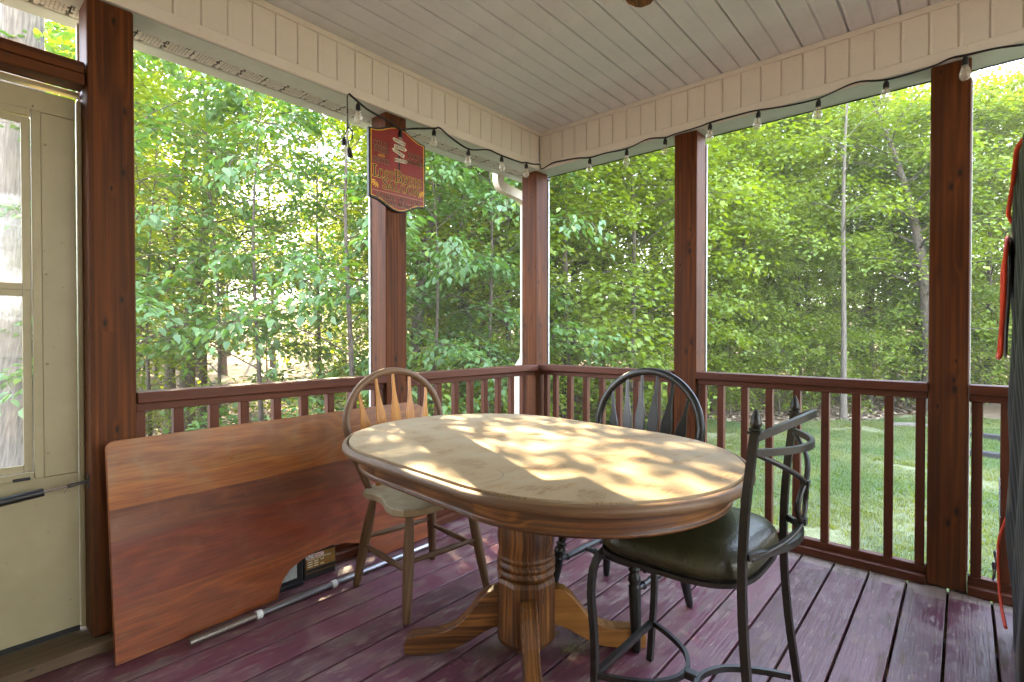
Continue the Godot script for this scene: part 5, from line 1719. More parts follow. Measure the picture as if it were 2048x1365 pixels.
func ground() -> void:
	M.litter = mottled(111, [Color(0.33, 0.25, 0.17), Color(0.52, 0.43, 0.32)], Vector2(1.3, 1.3), 0.95, 0.03, 0.10, Color(0.62, 0.54, 0.42), 512, 512, false, 4.0)
	M.turf = mottled(113, [Color(0.36, 0.38, 0.22), Color(0.52, 0.50, 0.36)], Vector2(2.2, 2.2), 0.95, 0.025, 0.03, Color(0.52, 0.48, 0.34), 512, 512, false, 3.0)
	# forest floor out to the horizon
	var b := B.new()
	var xs := []
	var q := -70.0
	while q <= 90.0:
		xs.append(q)
		q += 0.7 if (q > -8.0 and q < 22.0) else 4.0
	var zs := []
	q = -90.0
	while q <= 70.0:
		zs.append(q)
		q += 0.7 if (q > -20.0 and q < 12.0) else 4.0
	for z in zs:
		for x in xs:
			var h := gh(x, z)
			var n := Vector3(gh(x - 0.3, z) - gh(x + 0.3, z), 0.6, gh(x, z - 0.3) - gh(x, z + 0.3)).normalized()
			b.vert(Vector3(x, h, z), n, Vector2(x, z))
	var w := xs.size()
	for j in zs.size() - 1:
		for i in w - 1:
			var a := j * w + i
			b.quad(a, a + 1, a + w + 1, a + w)
	var g := part("forest_floor", b, M.litter, self)
	g.set_meta("kind", "structure")
	# lawn: all that lies in front of a wavy edge
	var lb := B.new()
	var id := {}
	var step := 0.35
	for j in range(-20, 60):
		for i in range(0, 62):
			var x := 0.12 + i * step
			var z := -6.0 + j * step
			if lawn(x + step * 0.5, z + step * 0.5):
				var c := []
				for o in [[0, 0], [1, 0], [1, 1], [0, 1]]:
					var key := Vector2i(i + o[0], j + o[1])
					if not id.has(key):
						var xx := 0.12 + key.x * step
						var zz := -6.0 + key.y * step
						id[key] = lb.vert(Vector3(xx, gh(xx, zz) + 0.012, zz), Vector3.UP, Vector2(xx, zz))
					c.append(id[key])
				lb.quad(c[0], c[1], c[2], c[3])
	var lw := part("lawn", lb, M.turf, self)
	lw.set_meta("kind", "structure")

func lawn(x: float, z: float) -> bool:
	# ahead / right of the porch camera direction, in metres
	var a := (x + 3.0) * 0.752 - (z - 2.35) * 0.659
	var s := (x + 3.0) * 0.659 + (z - 2.35) * 0.752
	var edge := 10.6 + 0.5 * sin(s * 0.9) + 0.3 * sin(s * 2.3)
	return a < edge and s > 0.35 + 0.02 * a + 0.25 * sin(a * 1.7)

func scatter(called: String, label: String, category: String, mesh: Mesh, mat: Material, xf: Array, cols: Array) -> void:
	var mm := MultiMesh.new()
	mm.transform_format = MultiMesh.TRANSFORM_3D
	mm.use_colors = true
	mm.mesh = mesh
	mm.instance_count = xf.size()
	for i in xf.size():
		mm.set_instance_transform(i, xf[i])
		mm.set_instance_color(i, cols[i])
	var o := MultiMeshInstance3D.new()
	o.name = numbered(called)
	o.multimesh = mm
	o.material_override = mat
	add_child(o)
	o.set_meta("kind", "stuff")
	tag(o, label, category)

func ground_cover() -> void:
	var r := RandomNumberGenerator.new()
	r.seed = 31
	# grass tuft
	var gb := B.new()
	gb.use_c = true
	for k in 9:
		var a := r.randf() * TAU
		var p := Vector3(cos(a), 0, sin(a)) * r.randf() * 0.035
		var lean := Vector3(cos(a + r.randfn(0, 0.8)), 0, sin(a + r.randfn(0, 0.8))) * r.randf_range(0.01, 0.045)
		var h := r.randf_range(0.035, 0.075)
		var s := Vector3(-sin(a), 0, cos(a)) * 0.0028
		var i := gb.v.size()
		for q in [p - s, p + s, p + lean * 0.4 + Vector3(0, h * 0.65, 0) + s * 0.8, p + lean * 0.4 + Vector3(0, h * 0.65, 0) - s * 0.8, p + lean + Vector3(0, h, 0)]:
			gb.v.push_back(q); gb.n.push_back((Vector3(cos(a), 1.2, sin(a))).normalized()); gb.uv.push_back(Vector2.ZERO); gb.c.push_back(Color.WHITE)
		for q in [i, i + 2, i + 1, i, i + 3, i + 2, i + 3, i + 4, i + 2]: gb.ix.push_back(q)
	var xf := []
	var cols := []
	var bare := FastNoiseLite.new()
	bare.seed = 5
	bare.frequency = 0.55
	var tries := 0
	while xf.size() < 52000 and tries < 400000:
		tries += 1
		var a := pow(r.randf(), 0.75) * 9.6 + 2.6
		var s := r.randf_range(0.0, 1.12) * a
		var x := -3.0 + a * 0.752 + s * 0.659
		var z := 2.35 - a * 0.659 + s * 0.752
		if x < 0.14 or not lawn(x, z): continue
		var nb := bare.get_noise_2d(x, z)
		if nb > 0.22 and r.randf() < (nb - 0.18) * 3.0: continue
		var sc := r.randf_range(0.7, 1.25) * (1.0 - 0.4 * maxf(nb, 0.0))
		xf.append(Transform3D(Basis(Vector3.UP, r.randf() * TAU).scaled(Vector3(sc * 1.15, sc * 0.9, sc * 1.15)), Vector3(x, gh(x, z) + 0.012, z)))
		var t := clampf(0.5 + nb * 1.2 + r.randfn(0, 0.22), 0, 1)
		cols.append(Color(0.19, 0.285, 0.12).lerp(Color(0.40, 0.42, 0.25), t))
	scatter("grass", "green lawn grass with thin and mown patches", "grass", gb.mesh(), M.leaf, xf, cols)
	# dead leaves on the forest floor
	var lb := B.new()
	lb.use_c = true
	leaf6(lb, Vector3(-0.05, 0.0, 0), Vector3(1, 0.05, 0), Vector3.UP, 0.10, 0.055, Color.WHITE)
	xf = []
	cols = []
	tries = 0
	while xf.size() < 26000 and tries < 200000:
		tries += 1
		var a := pow(r.randf(), 0.7) * 15.0 + 2.0
		var s := r.randf_range(-1.12, 0.9) * a
		var x := -3.0 + a * 0.752 + s * 0.659
		var z := 2.35 - a * 0.659 + s * 0.752
		if (x < 0.3 and z > -0.45): continue
		if lawn(x, z) and r.randf() > 0.012: continue
		var bs := Basis(Vector3.UP, r.randf() * TAU) * Basis(Vector3.RIGHT, r.randfn(0, 0.35)) * Basis(Vector3.BACK, r.randfn(0, 0.25))
		xf.append(Transform3D(bs.scaled(Vector3.ONE * r.randf_range(0.7, 1.4)), Vector3(x, gh(x, z) + r.randf_range(0.012, 0.035), z)))
		var t := r.randf()
		cols.append(Color(0.13, 0.085, 0.045).lerp(Color(0.38, 0.29, 0.19), t * t))
	var dm := leaf_mat(0.8, Color(0.2, 0.18, 0.12))
	scatter("leaf_litter", "brown dead leaves covering the forest floor", "leaf litter", lb.mesh(), dm, xf, cols)

func woods() -> void:
	M.bark = bark_mat(121, Color(0.20, 0.17, 0.14), Color(0.47, 0.42, 0.36))
	M.bark_pale = bark_mat(123, Color(0.30, 0.27, 0.235), Color(0.52, 0.48, 0.42))
	M.bark_red = bark_mat(125, Color(0.27, 0.18, 0.13), Color(0.52, 0.39, 0.30))
	M.leaf = leaf_mat(0.55, Color(1.0, 0.98, 0.34))
	M.leaf_gloss = leaf_mat(0.32, Color(0.80, 0.9, 0.42))
	make_kinds()
	for q in TREES: plant(q[0], q[1], q[2], q[3], q[4], q[5], q[6], q[7], q[8] if q.size() > 8 else "", q[9] if q.size() > 9 else 1.0, q[10] if q.size() > 10 else "bark")

const TREES := [
	["tall", "broadleaf_tree", "thick grey tree trunk seen through the glass of the cream door", "tree", -2.42, -4.57, 1.35, 0.48, "trees near the porch", 1.00, "bark_pale"],
	["tall_b", "broadleaf_tree", "slim upright tree just right of the thick door post", "tree", -0.29, -7.60, 0.72, 4.90, "trees near the porch", 0.80, "bark"],
	["oak", "broadleaf_tree", "leaning grey-brown tree behind the slim tree near the door post", "tree", -0.32, -6.72, 0.85, 2.75, "trees near the porch", 0.74, "bark"],
	["tall", "broadleaf_tree", "dark straight tree right of the leaning tree by the door post", "tree", 0.33, -8.10, 0.80, 4.54, "trees near the porch", 0.67, "bark"],
	["dogwood", "dogwood_tree", "blue-green large-leaved tree nearest the door post", "tree", -1.61, -4.56, 0.80, 6.14, "trees near the porch", 1.00, "bark"],
	["dogwood", "dogwood_tree", "blue-green large-leaved tree in the middle of the left opening", "tree", -0.47, -3.70, 0.70, 3.38, "trees near the porch", 1.00, "bark"],
	["dogwood", "dogwood_tree", "blue-green large-leaved tree left of the sign post", "tree", 0.12, -2.73, 0.80, 3.15, "trees near the porch", 1.00, "bark"],
	["sapling", "sapling", "thin young tree rising from the leaf litter left of centre", "tree", -0.53, -4.84, 1.00, 0.45, "trees near the porch", 1.00, "bark"],
	["sapling", "sapling", "thin young tree with light leaves behind the oak chair", "tree", 0.64, -4.41, 1.10, 1.69, "trees near the porch", 1.00, "bark"],
	["sapling", "sapling", "young light-leaved tree close to the door post", "tree", -0.98, -5.95, 1.00, 3.14, "trees near the porch", 1.00, "bark"],
	["bush", "shrub", "low leafy shrub above the railing near the door post", "shrub", -1.16, -5.55, 0.55, 4.27, "shrubs near the porch", 1.00, "bark"],
	["bush", "shrub", "low leafy shrub left of the oak chair", "shrub", 0.34, -3.84, 0.60, 5.05, "shrubs near the porch", 1.00, "bark"],
	["bush", "shrub", "low leafy shrub beside the sign post", "shrub", 0.75, -3.68, 0.75, 2.39, "shrubs near the porch", 1.00, "bark"],
	["bush", "shrub", "low leafy shrub seen through the door glass", "shrub", -2.12, -6.50, 0.80, 0.41, "shrubs near the porch", 1.00, "bark"],
	["sapling", "sapling", "leafy young tree seen in the door glass", "tree", -2.49, -6.92, 1.20, 1.81, "trees near the porch", 1.00, "bark"],
	["maple", "maple_tree", "leafy tree beyond the door, seen over the header", "tree", -1.23, -11.56, 1.10, 5.71, "trees near the porch", 0.86, "bark"],
	["tall", "broadleaf_tree", "dark straight trunk in the middle between sign and corner post", "tree", 3.24, -4.18, 0.95, 1.34, "trees near the porch", 0.55, "bark"],
	["tall_b", "broadleaf_tree", "thinner trunk right of the dark straight trunk", "tree", 4.56, -5.09, 0.80, 2.84, "trees near the porch", 0.83, "bark_red"],
	["oak", "broadleaf_tree", "curved trunk leaning right of the sign post", "tree", 1.75, -3.75, 0.80, 2.20, "trees near the porch", 0.76, "bark"],
	["dogwood", "dogwood_tree", "large-leaved small tree right of the sign post", "tree", 1.04, -2.44, 0.62, 5.85, "trees near the porch", 1.00, "bark"],
	["dogwood", "dogwood_tree", "large-leaved small tree left of the corner post", "tree", 1.75, -2.23, 0.70, 0.16, "trees near the porch", 1.00, "bark"],
	["maple", "maple_tree", "green tree behind the downspout", "tree", 3.44, -3.34, 0.80, 3.77, "trees near the porch", 1.00, "bark"],
	["bush", "shrub", "shrub behind the railing right of the sign post", "shrub", 0.97, -2.52, 0.90, 5.97, "shrubs near the porch", 1.00, "bark"],
	["bush", "shrub", "shrub behind the railing left of the corner post", "shrub", 1.85, -2.42, 0.95, 1.45, "shrubs near the porch", 1.00, "bark"],
	["feathery", "shrub", "dense dark shrub between sign and corner post", "shrub", 2.67, -3.91, 0.50, 3.44, "shrubs near the porch", 1.00, "bark"],
	["maple", "maple_tree", "bright green tree right of the corner post", "tree", 4.07, -2.62, 0.92, 5.71, "trees near the porch", 0.90, "bark"],
	["maple", "maple_tree", "bright green tree left of the middle lawn-side post", "tree", 5.49, -2.21, 0.84, 0.84, "trees near the porch", 1.00, "bark"],
	["tall", "broadleaf_tree", "dark trunk just right of the corner post", "tree", 6.01, -4.36, 0.95, 3.29, "trees near the porch", 0.64, "bark"],
	["tall_b", "broadleaf_tree", "second dark trunk right of the corner post", "tree", 7.45, -4.83, 0.95, 4.71, "trees near the porch", 0.70, "bark"],
	["tall_b", "broadleaf_tree", "yellow-green tree behind the black chair", "tree", 8.14, -3.14, 1.00, 4.20, "trees near the porch", 0.64, "bark"],
	["bush", "shrub", "shrub right of the corner post at the lawn edge", "shrub", 3.85, -2.56, 0.85, 2.94, "shrubs near the porch", 1.00, "bark"],
	["bush", "shrub", "shrub at the lawn edge behind the black chair", "shrub", 6.32, -2.79, 0.90, 1.29, "shrubs near the porch", 1.00, "bark"],
	["feathery", "shrub", "dark bushy shrub left of the middle lawn-side post", "shrub", 8.37, -2.88, 0.75, 3.08, "shrubs near the porch", 1.00, "bark"],
	["feathery", "shrub", "feathery shrub just right of the middle lawn-side post", "shrub", 9.09, -2.05, 0.85, 2.34, "shrubs at the lawn edge", 1.00, "bark"],
	["feathery", "shrub", "tall feathery shrub left of the pale slender tree", "shrub", 10.55, -1.59, 1.00, 3.00, "shrubs at the lawn edge", 1.00, "bark"],
	["feathery", "shrub", "feathery shrub beside the pale slender tree", "shrub", 11.11, -0.66, 0.95, 2.30, "shrubs at the lawn edge", 1.00, "bark"],
	["slender", "broadleaf_tree", "pale slender tree standing at the lawn edge", "tree", 9.81, 0.45, 1.00, 0.40, "trees near the porch", 1.00, "bark_pale"],
	["tall", "broadleaf_tree", "reddish trunk right of the pale slender tree", "tree", 15.67, 0.15, 1.10, 5.26, "trees near the porch", 0.62, "bark_red"],
	["oak", "oak_tree", "curving grey tree left of the widest post", "tree", 12.18, 1.79, 1.05, 4.20, "trees near the porch", 0.78, "bark"],
	["maple", "maple_tree", "dense green tree behind the curving grey tree", "tree", 13.34, 0.98, 0.80, 4.83, "trees near the porch", 1.00, "bark"],
	["maple", "maple_tree", "yellow-green tree behind the feathery shrubs", "tree", 14.25, -1.46, 1.15, 1.97, "trees near the porch", 0.96, "bark"],
	["tall_b", "broadleaf_tree", "tall sunlit tree right of the middle lawn-side post", "tree", 12.92, -2.99, 1.00, 3.60, "trees near the porch", 0.77, "bark"],
	["tall_b", "broadleaf_tree", "tall sunlit tree above the feathery shrubs", "tree", 15.98, -2.53, 1.05, 1.73, "trees near the porch", 0.81, "bark"],
	["tall", "broadleaf_tree", "tall dark tree above the pale slender tree", "tree", 17.84, -1.16, 1.00, 2.84, "trees near the porch", 0.76, "bark"],
	["bush", "shrub", "low shrub below the feathery shrub by the middle post", "shrub", 8.95, -1.60, 1.00, 2.22, "shrubs at the lawn edge", 1.00, "bark"],
	["bush", "shrub", "low shrub at the lawn edge left of the pale slender tree", "shrub", 10.02, -0.84, 1.00, 4.13, "shrubs at the lawn edge", 1.00, "bark"],
	["bush", "shrub", "low shrub just left of the pale slender tree", "shrub", 10.97, -0.05, 1.00, 2.33, "shrubs at the lawn edge", 1.00, "bark"],
	["bush", "shrub", "low shrub right of the pale slender tree", "shrub", 11.42, 0.77, 1.00, 2.88, "shrubs at the lawn edge", 1.00, "bark"],
	["bush", "shrub", "low shrub under the curving grey tree", "shrub", 12.33, 1.35, 1.00, 4.52, "shrubs at the lawn edge", 1.00, "bark"],
	["bush", "shrub", "low shrub right of the widest post", "shrub", 13.46, 2.64, 1.00, 2.59, "shrubs at the lawn edge", 1.00, "bark"],
	["bush", "shrub", "low shrub beside the black padded cover", "shrub", 13.17, 3.22, 1.00, 5.69, "shrubs at the lawn edge", 1.00, "bark"],
	["bush", "shrub", "low shrub behind the middle lawn-side post", "shrub", 8.23, -2.12, 1.00, 1.13, "shrubs at the lawn edge", 1.00, "bark"],
	["maple_b", "maple_tree", "yellow-green leafy tree between corner post and middle post", "tree", 6.97, -3.71, 1.00, 4.65, "trees near the porch", 0.94, "bark"],
	["maple", "maple_tree", "dense leafy tree behind the middle lawn-side post", "tree", 9.30, -2.72, 1.00, 2.65, "trees near the porch", 0.95, "bark"],
	["maple_b", "maple_tree", "sunlit leafy tree behind the feathery shrub at the middle post", "tree", 11.54, -2.59, 1.10, 2.68, "trees near the porch", 0.88, "bark"],
	["maple", "maple_tree", "leafy green tree left of the pale slender tree", "tree", 12.85, -0.79, 1.05, 3.98, "trees near the porch", 0.98, "bark"],
	["maple_b", "maple_tree", "sunlit leafy tree right of the reddish trunk", "tree", 16.61, 0.77, 1.15, 3.28, "trees near the porch", 0.91, "bark"],
	["maple_b", "maple_tree", "sunlit leafy tree behind the downspout", "tree", 6.13, -6.19, 1.05, 2.61, "trees near the porch", 0.84, "bark"],
	["maple_b", "maple_tree", "sunlit leafy tree behind the sign post", "tree", 3.78, -7.35, 0.85, 0.01, "trees near the porch", 1.00, "bark"],
	["maple_b", "maple_tree", "sunlit leafy tree beyond the door glass", "tree", -2.23, -10.42, 0.90, 0.58, "trees near the porch", 0.88, "bark"],
	["maple", "maple_tree", "leafy tree at the far left beyond the door", "tree", -3.23, -13.08, 1.00, 4.45, "trees near the porch", 0.91, "bark"],
	["maple_b", "maple_tree", "leafy tree seen above the door header", "tree", -0.99, -15.83, 1.20, 3.29, "trees near the porch", 0.78, "bark"],
	["maple", "maple_tree", "leafy tree far left behind the door post", "tree", -0.59, -11.58, 1.00, 4.37, "trees near the porch", 0.97, "bark"],
	["maple", "maple_tree", "green tree right of the widest post", "tree", 14.12, 2.79, 0.95, 6.00, "trees near the porch", 1.00, "bark"],
	["maple", "maple_tree", "green tree beyond the black padded cover", "tree", 14.47, 3.80, 1.00, 4.29, "trees near the porch", 0.93, "bark"],
	["tall_b", "broadleaf_tree", "tall sunlit tree right of the widest post", "tree", 19.31, 3.54, 1.05, 0.33, "trees near the porch", 0.75, "bark"],
	["tall_b", "broadleaf_tree", "tall tree out past the black padded cover", "tree", 18.39, 5.54, 1.00, 1.94, "trees near the porch", 0.71, "bark"],
	["maple", "maple_tree", "added leafy tree behind the porch for the door glass to mirror, farthest left", "tree", -5.50, 14.50, 0.90, 3.72, "added trees mirrored in the door glass", 1.00, "bark"],  # added unseen trees, greenery for the door glass to mirror
	["maple", "maple_tree", "added leafy tree straight behind the open porch end, mirrored in the door glass", "tree", -2.20, 15.50, 0.80, 1.48, "added trees mirrored in the door glass", 1.00, "bark"],
	["maple", "maple_tree", "added leafy tree behind the outer porch corner, mirrored in the door glass", "tree", 1.20, 14.50, 0.90, 6.06, "added trees mirrored in the door glass", 1.00, "bark"],
	["maple", "maple_tree", "added leafy tree behind the lawn, mirrored in the door glass", "tree", 4.60, 13.80, 0.85, 5.93, "added trees mirrored in the door glass", 1.00, "bark"],
	["maple", "maple_tree", "leafy tree in front of the tall sunlit tree at the middle post", "tree", 10.85, -1.86, 0.85, 5.33, "trees near the porch", 1.00, "bark"],
	["maple_b", "maple_tree", "leafy tree low behind the pale slender tree", "tree", 12.99, 0.27, 0.80, 2.97, "trees near the porch", 1.00, "bark"],
	["maple", "maple_tree", "leafy tree just left of the widest post", "tree", 14.27, 1.43, 0.95, 5.28, "trees near the porch", 1.00, "bark"],
	["maple_b", "maple_tree", "leafy tree hidden partly by the widest post", "tree", 15.75, 2.22, 1.00, 0.82, "trees near the porch", 0.97, "bark"],
	["maple_b", "maple_tree", "leafy tree behind the curved trunk by the sign post", "tree", 3.86, -5.90, 0.80, 1.94, "trees near the porch", 1.00, "bark"],
	["maple_b", "maple_tree", "sunlit leafy tree among the second rank of the woods", "tree", 20.04, 0.28, 1.15, 2.16, "second rank of trees", 1.00, "bark"],
	["maple_b", "maple_tree", "sunlit leafy tree among the second rank of the woods", "tree", 14.34, -10.28, 1.14, 5.57, "second rank of trees", 1.00, "bark_red"],
	["maple_b", "maple_tree", "sunlit leafy tree among the second rank of the woods", "tree", 24.42, 2.70, 1.28, 5.50, "second rank of trees", 1.00, "bark"],
	["maple_b", "maple_tree", "sunlit leafy tree among the second rank of the woods", "tree", 9.43, -9.57, 1.24, 0.92, "second rank of trees", 0.90, "bark_red"],
	["maple_b", "maple_tree", "sunlit leafy tree among the second rank of the woods", "tree", -4.15, -29.71, 1.11, 2.69, "second rank of trees", 1.00, "bark_red"],
	["maple_b", "maple_tree", "sunlit leafy tree among the second rank of the woods", "tree", 6.27, -9.91, 1.14, 3.40, "second rank of trees", 0.89, "bark"],
	["maple_b", "maple_tree", "sunlit leafy tree among the second rank of the woods", "tree", 0.85, -17.61, 1.17, 4.91, "second rank of trees", 0.90, "bark"],
	["maple_b", "maple_tree", "sunlit leafy tree among the second rank of the woods", "tree", -5.72, -33.92, 1.16, 6.12, "second rank of trees", 1.00, "bark_red"],
	["maple_b", "maple_tree", "sunlit leafy tree among the second rank of the woods", "tree", -0.68, -21.09, 1.26, 1.24, "second rank of trees", 0.88, "bark_red"],
	["maple_b", "maple_tree", "sunlit leafy tree among the second rank of the woods", "tree", -0.10, -27.36, 1.20, 3.45, "second rank of trees", 1.00, "bark_red"],
	["maple_b", "maple_tree", "sunlit leafy tree among the second rank of the woods", "tree", -4.98, -24.66, 1.08, 0.28, "second rank of trees", 0.99, "bark_red"],
	["maple_b", "maple_tree", "sunlit leafy tree among the second rank of the woods", "tree", 9.39, -6.54, 1.21, 0.85, "second rank of trees", 0.84, "bark"],
	["maple_b", "maple_tree", "sunlit leafy tree among the second rank of the woods", "tree", 13.62, -5.45, 1.28, 1.52, "second rank of trees", 0.89, "bark_red"],
	["maple_b", "maple_tree", "sunlit leafy tree among the second rank of the woods", "tree", 12.45, -14.02, 1.23, 3.83, "second rank of trees", 1.00, "bark_red"],
	["maple_b", "maple_tree", "sunlit leafy tree among the second rank of the woods", "tree", 27.00, 7.76, 1.11, 3.74, "second rank of trees", 1.00, "bark"],
	["maple_b", "maple_tree", "sunlit leafy tree among the second rank of the woods", "tree", 31.02, 9.39, 1.18, 4.22, "second rank of trees", 1.00, "bark"],
	["maple_b", "maple_tree", "sunlit leafy tree among the second rank of the woods", "tree", 19.11, -3.81, 1.04, 6.00, "second rank of trees", 1.00, "bark_red"],
	["maple_b", "maple_tree", "sunlit leafy tree among the second rank of the woods", "tree", 2.50, -21.77, 1.24, 5.20, "second rank of trees", 1.00, "bark"],
	["maple_b", "maple_tree", "sunlit leafy tree among the second rank of the woods", "tree", 16.40, -4.49, 1.08, 2.65, "second rank of trees", 1.00, "bark_red"],
	["maple_b", "maple_tree", "sunlit leafy tree among the second rank of the woods", "tree", 28.24, 4.43, 1.03, 1.95, "second rank of trees", 1.00, "bark"],
	["sapling", "sapling", "thin sapling between the trunks deep in the woods", "tree", 13.39, -8.19, 1.23, 0.36, "saplings deep in the woods", 1.00, "bark_red"],
	["sapling", "sapling", "thin sapling between the trunks deep in the woods", "tree", 4.86, -15.84, 1.02, 3.53, "saplings deep in the woods", 1.00, "bark_red"],
	["sapling", "sapling", "thin sapling between the trunks deep in the woods", "tree", 24.78, 9.24, 1.06, 4.60, "saplings deep in the woods", 1.00, "bark"],
	["sapling", "sapling", "thin sapling between the trunks deep in the woods", "tree", 5.35, -13.29, 1.44, 5.58, "saplings deep in the woods", 1.00, "bark"],
	["sapling", "sapling", "thin sapling between the trunks deep in the woods", "tree", 1.04, -14.91, 1.48, 1.01, "saplings deep in the woods", 1.00, "bark"],
	["sapling", "sapling", "thin sapling between the trunks deep in the woods", "tree", 21.67, 6.12, 1.08, 0.85, "saplings deep in the woods", 1.00, "bark_red"],
	["sapling", "sapling", "thin sapling between the trunks deep in the woods", "tree", 17.00, 0.14, 1.26, 0.67, "saplings deep in the woods", 1.00, "bark"],
	["sapling", "sapling", "thin sapling between the trunks deep in the woods", "tree", -1.20, -18.42, 1.03, 5.96, "saplings deep in the woods", 1.00, "bark"],
	["sapling", "sapling", "thin sapling between the trunks deep in the woods", "tree", -6.08, -27.40, 1.50, 2.45, "saplings deep in the woods", 1.00, "bark"],
	["sapling", "sapling", "thin sapling between the trunks deep in the woods", "tree", 23.99, 6.21, 1.41, 2.50, "saplings deep in the woods", 1.00, "bark"],
	["far", "distant_tree", "distant sunlit tree in the far woods", "tree", 61.48, 9.66, 1.01, 0.61, "distant trees", 1.00, "bark_red"],
	["far", "distant_tree", "distant sunlit tree in the far woods", "tree", 19.07, -17.61, 0.88, 1.49, "distant trees", 1.00, "bark_red"],
	["far", "distant_tree", "distant sunlit tree in the far woods", "tree", 17.73, -33.59, 0.97, 2.99, "distant trees", 1.00, "bark"],
	["far", "distant_tree", "distant sunlit tree in the far woods", "tree", 2.36, -29.00, 1.03, 5.61, "distant trees", 1.00, "bark"],
	["far", "distant_tree", "distant sunlit tree in the far woods", "tree", -7.07, -56.37, 0.98, 5.19, "distant trees", 1.00, "bark"],
	["far", "distant_tree", "distant sunlit tree in the far woods", "tree", 21.50, -3.41, 0.76, 5.98, "distant trees", 1.00, "bark"],
	["far", "distant_tree", "distant sunlit tree in the far woods", "tree", 34.07, -7.89, 0.96, 5.27, "distant trees", 1.00, "bark"],
	["far", "distant_tree", "distant sunlit tree in the far woods", "tree", 1.97, -61.41, 0.89, 4.65, "distant trees", 1.00, "bark"],
	["far", "distant_tree", "distant sunlit tree in the far woods", "tree", 48.92, -3.04, 0.74, 1.49, "distant trees", 1.00, "bark_red"],
	["far", "distant_tree", "distant sunlit tree in the far woods", "tree", 29.82, -25.44, 0.76, 5.07, "distant trees", 1.00, "bark_red"],
	["far", "distant_tree", "distant sunlit tree in the far woods", "tree", 63.65, 17.48, 0.79, 0.92, "distant trees", 1.00, "bark"],
	["far", "distant_tree", "distant sunlit tree in the far woods", "tree", 17.75, -28.62, 0.82, 1.72, "distant trees", 1.00, "bark"],
	["far", "distant_tree", "distant sunlit tree in the far woods", "tree", 16.62, -19.52, 1.03, 4.00, "distant trees", 1.00, "bark"],
	["far", "distant_tree", "distant sunlit tree in the far woods", "tree", 10.56, -40.98, 0.86, 2.15, "distant trees", 1.00, "bark_red"],
	["far", "distant_tree", "distant sunlit tree in the far woods", "tree", 54.55, 6.57, 0.83, 3.93, "distant trees", 1.00, "bark_red"],
	["far", "distant_tree", "distant sunlit tree in the far woods", "tree", 38.34, -3.60, 0.85, 1.73, "distant trees", 1.00, "bark_red"],
	["far", "distant_tree", "distant sunlit tree in the far woods", "tree", 36.15, -22.92, 0.78, 5.62, "distant trees", 1.00, "bark"],
	["far", "distant_tree", "distant sunlit tree in the far woods", "tree", -1.77, -68.34, 1.01, 1.41, "distant trees", 1.00, "bark_red"],
	["far", "distant_tree", "distant sunlit tree in the far woods", "tree", 25.03, -12.81, 0.98, 6.23, "distant trees", 1.00, "bark_red"],
	["far", "distant_tree", "distant sunlit tree in the far woods", "tree", 2.26, -36.12, 0.87, 4.12, "distant trees", 1.00, "bark"],
	["far", "distant_tree", "distant sunlit tree in the far woods", "tree", 23.01, -5.58, 1.02, 5.93, "distant trees", 1.00, "bark_red"],
	["far", "distant_tree", "distant sunlit tree in the far woods", "tree", 72.93, 19.26, 0.72, 1.70, "distant trees", 1.00, "bark_red"],
	["far", "distant_tree", "distant sunlit tree in the far woods", "tree", 42.43, -16.86, 0.82, 5.68, "distant trees", 1.00, "bark"],
	["far", "distant_tree", "distant sunlit tree in the far woods", "tree", 0.23, -59.79, 0.79, 1.36, "distant trees", 1.00, "bark"],
	["far", "distant_tree", "distant sunlit tree in the far woods", "tree", 5.77, -43.25, 0.90, 5.33, "distant trees", 1.00, "bark_red"],
	["far", "distant_tree", "distant sunlit tree in the far woods", "tree", 31.32, -8.13, 0.84, 2.16, "distant trees", 1.00, "bark"],
	["far_low", "distant_shrub", "distant undergrowth shrub between the trunks", "shrub", 13.90, -21.22, 0.83, 3.30, "distant undergrowth", 1.00, "bark"],
	["far_low", "distant_shrub", "distant undergrowth shrub between the trunks", "shrub", 13.40, -12.28, 0.94, 5.20, "distant undergrowth", 1.00, "bark_red"],
	["far_low", "distant_shrub", "distant undergrowth shrub between the trunks", "shrub", -3.41, -31.46, 0.71, 1.47, "distant undergrowth", 1.00, "bark"],
	["far_low", "distant_shrub", "distant undergrowth shrub between the trunks", "shrub", 30.96, -4.67, 0.83, 1.03, "distant undergrowth", 1.00, "bark"],
	["far_low", "distant_shrub", "distant undergrowth shrub between the trunks", "shrub", -3.04, -21.07, 0.59, 5.61, "distant undergrowth", 1.00, "bark_red"],
	["far_low", "distant_shrub", "distant undergrowth shrub between the trunks", "shrub", 2.61, -19.89, 0.93, 2.31, "distant undergrowth", 1.00, "bark"],
	["far_low", "distant_shrub", "distant undergrowth shrub between the trunks", "shrub", 4.93, -24.80, 0.78, 3.24, "distant undergrowth", 1.00, "bark_red"],
	["far_low", "distant_shrub", "distant undergrowth shrub between the trunks", "shrub", -2.15, -43.10, 0.79, 0.94, "distant undergrowth", 1.00, "bark_red"],
	["far_low", "distant_shrub", "distant undergrowth shrub between the trunks", "shrub", 32.51, 10.41, 0.74, 5.67, "distant undergrowth", 1.00, "bark"],
	["far_low", "distant_shrub", "distant undergrowth shrub between the trunks", "shrub", 19.57, 4.91, 0.60, 3.07, "distant undergrowth", 1.00, "bark"],
	["far_low", "distant_shrub", "distant undergrowth shrub between the trunks", "shrub", -5.73, -37.27, 0.68, 6.00, "distant undergrowth", 1.00, "bark"],
	["far_low", "distant_shrub", "distant undergrowth shrub between the trunks", "shrub", 27.16, -12.41, 0.92, 2.36, "distant undergrowth", 1.00, "bark_red"],
	["far_low", "distant_shrub", "distant undergrowth shrub between the trunks", "shrub", 53.10, 15.35, 0.76, 4.20, "distant undergrowth", 1.00, "bark"],
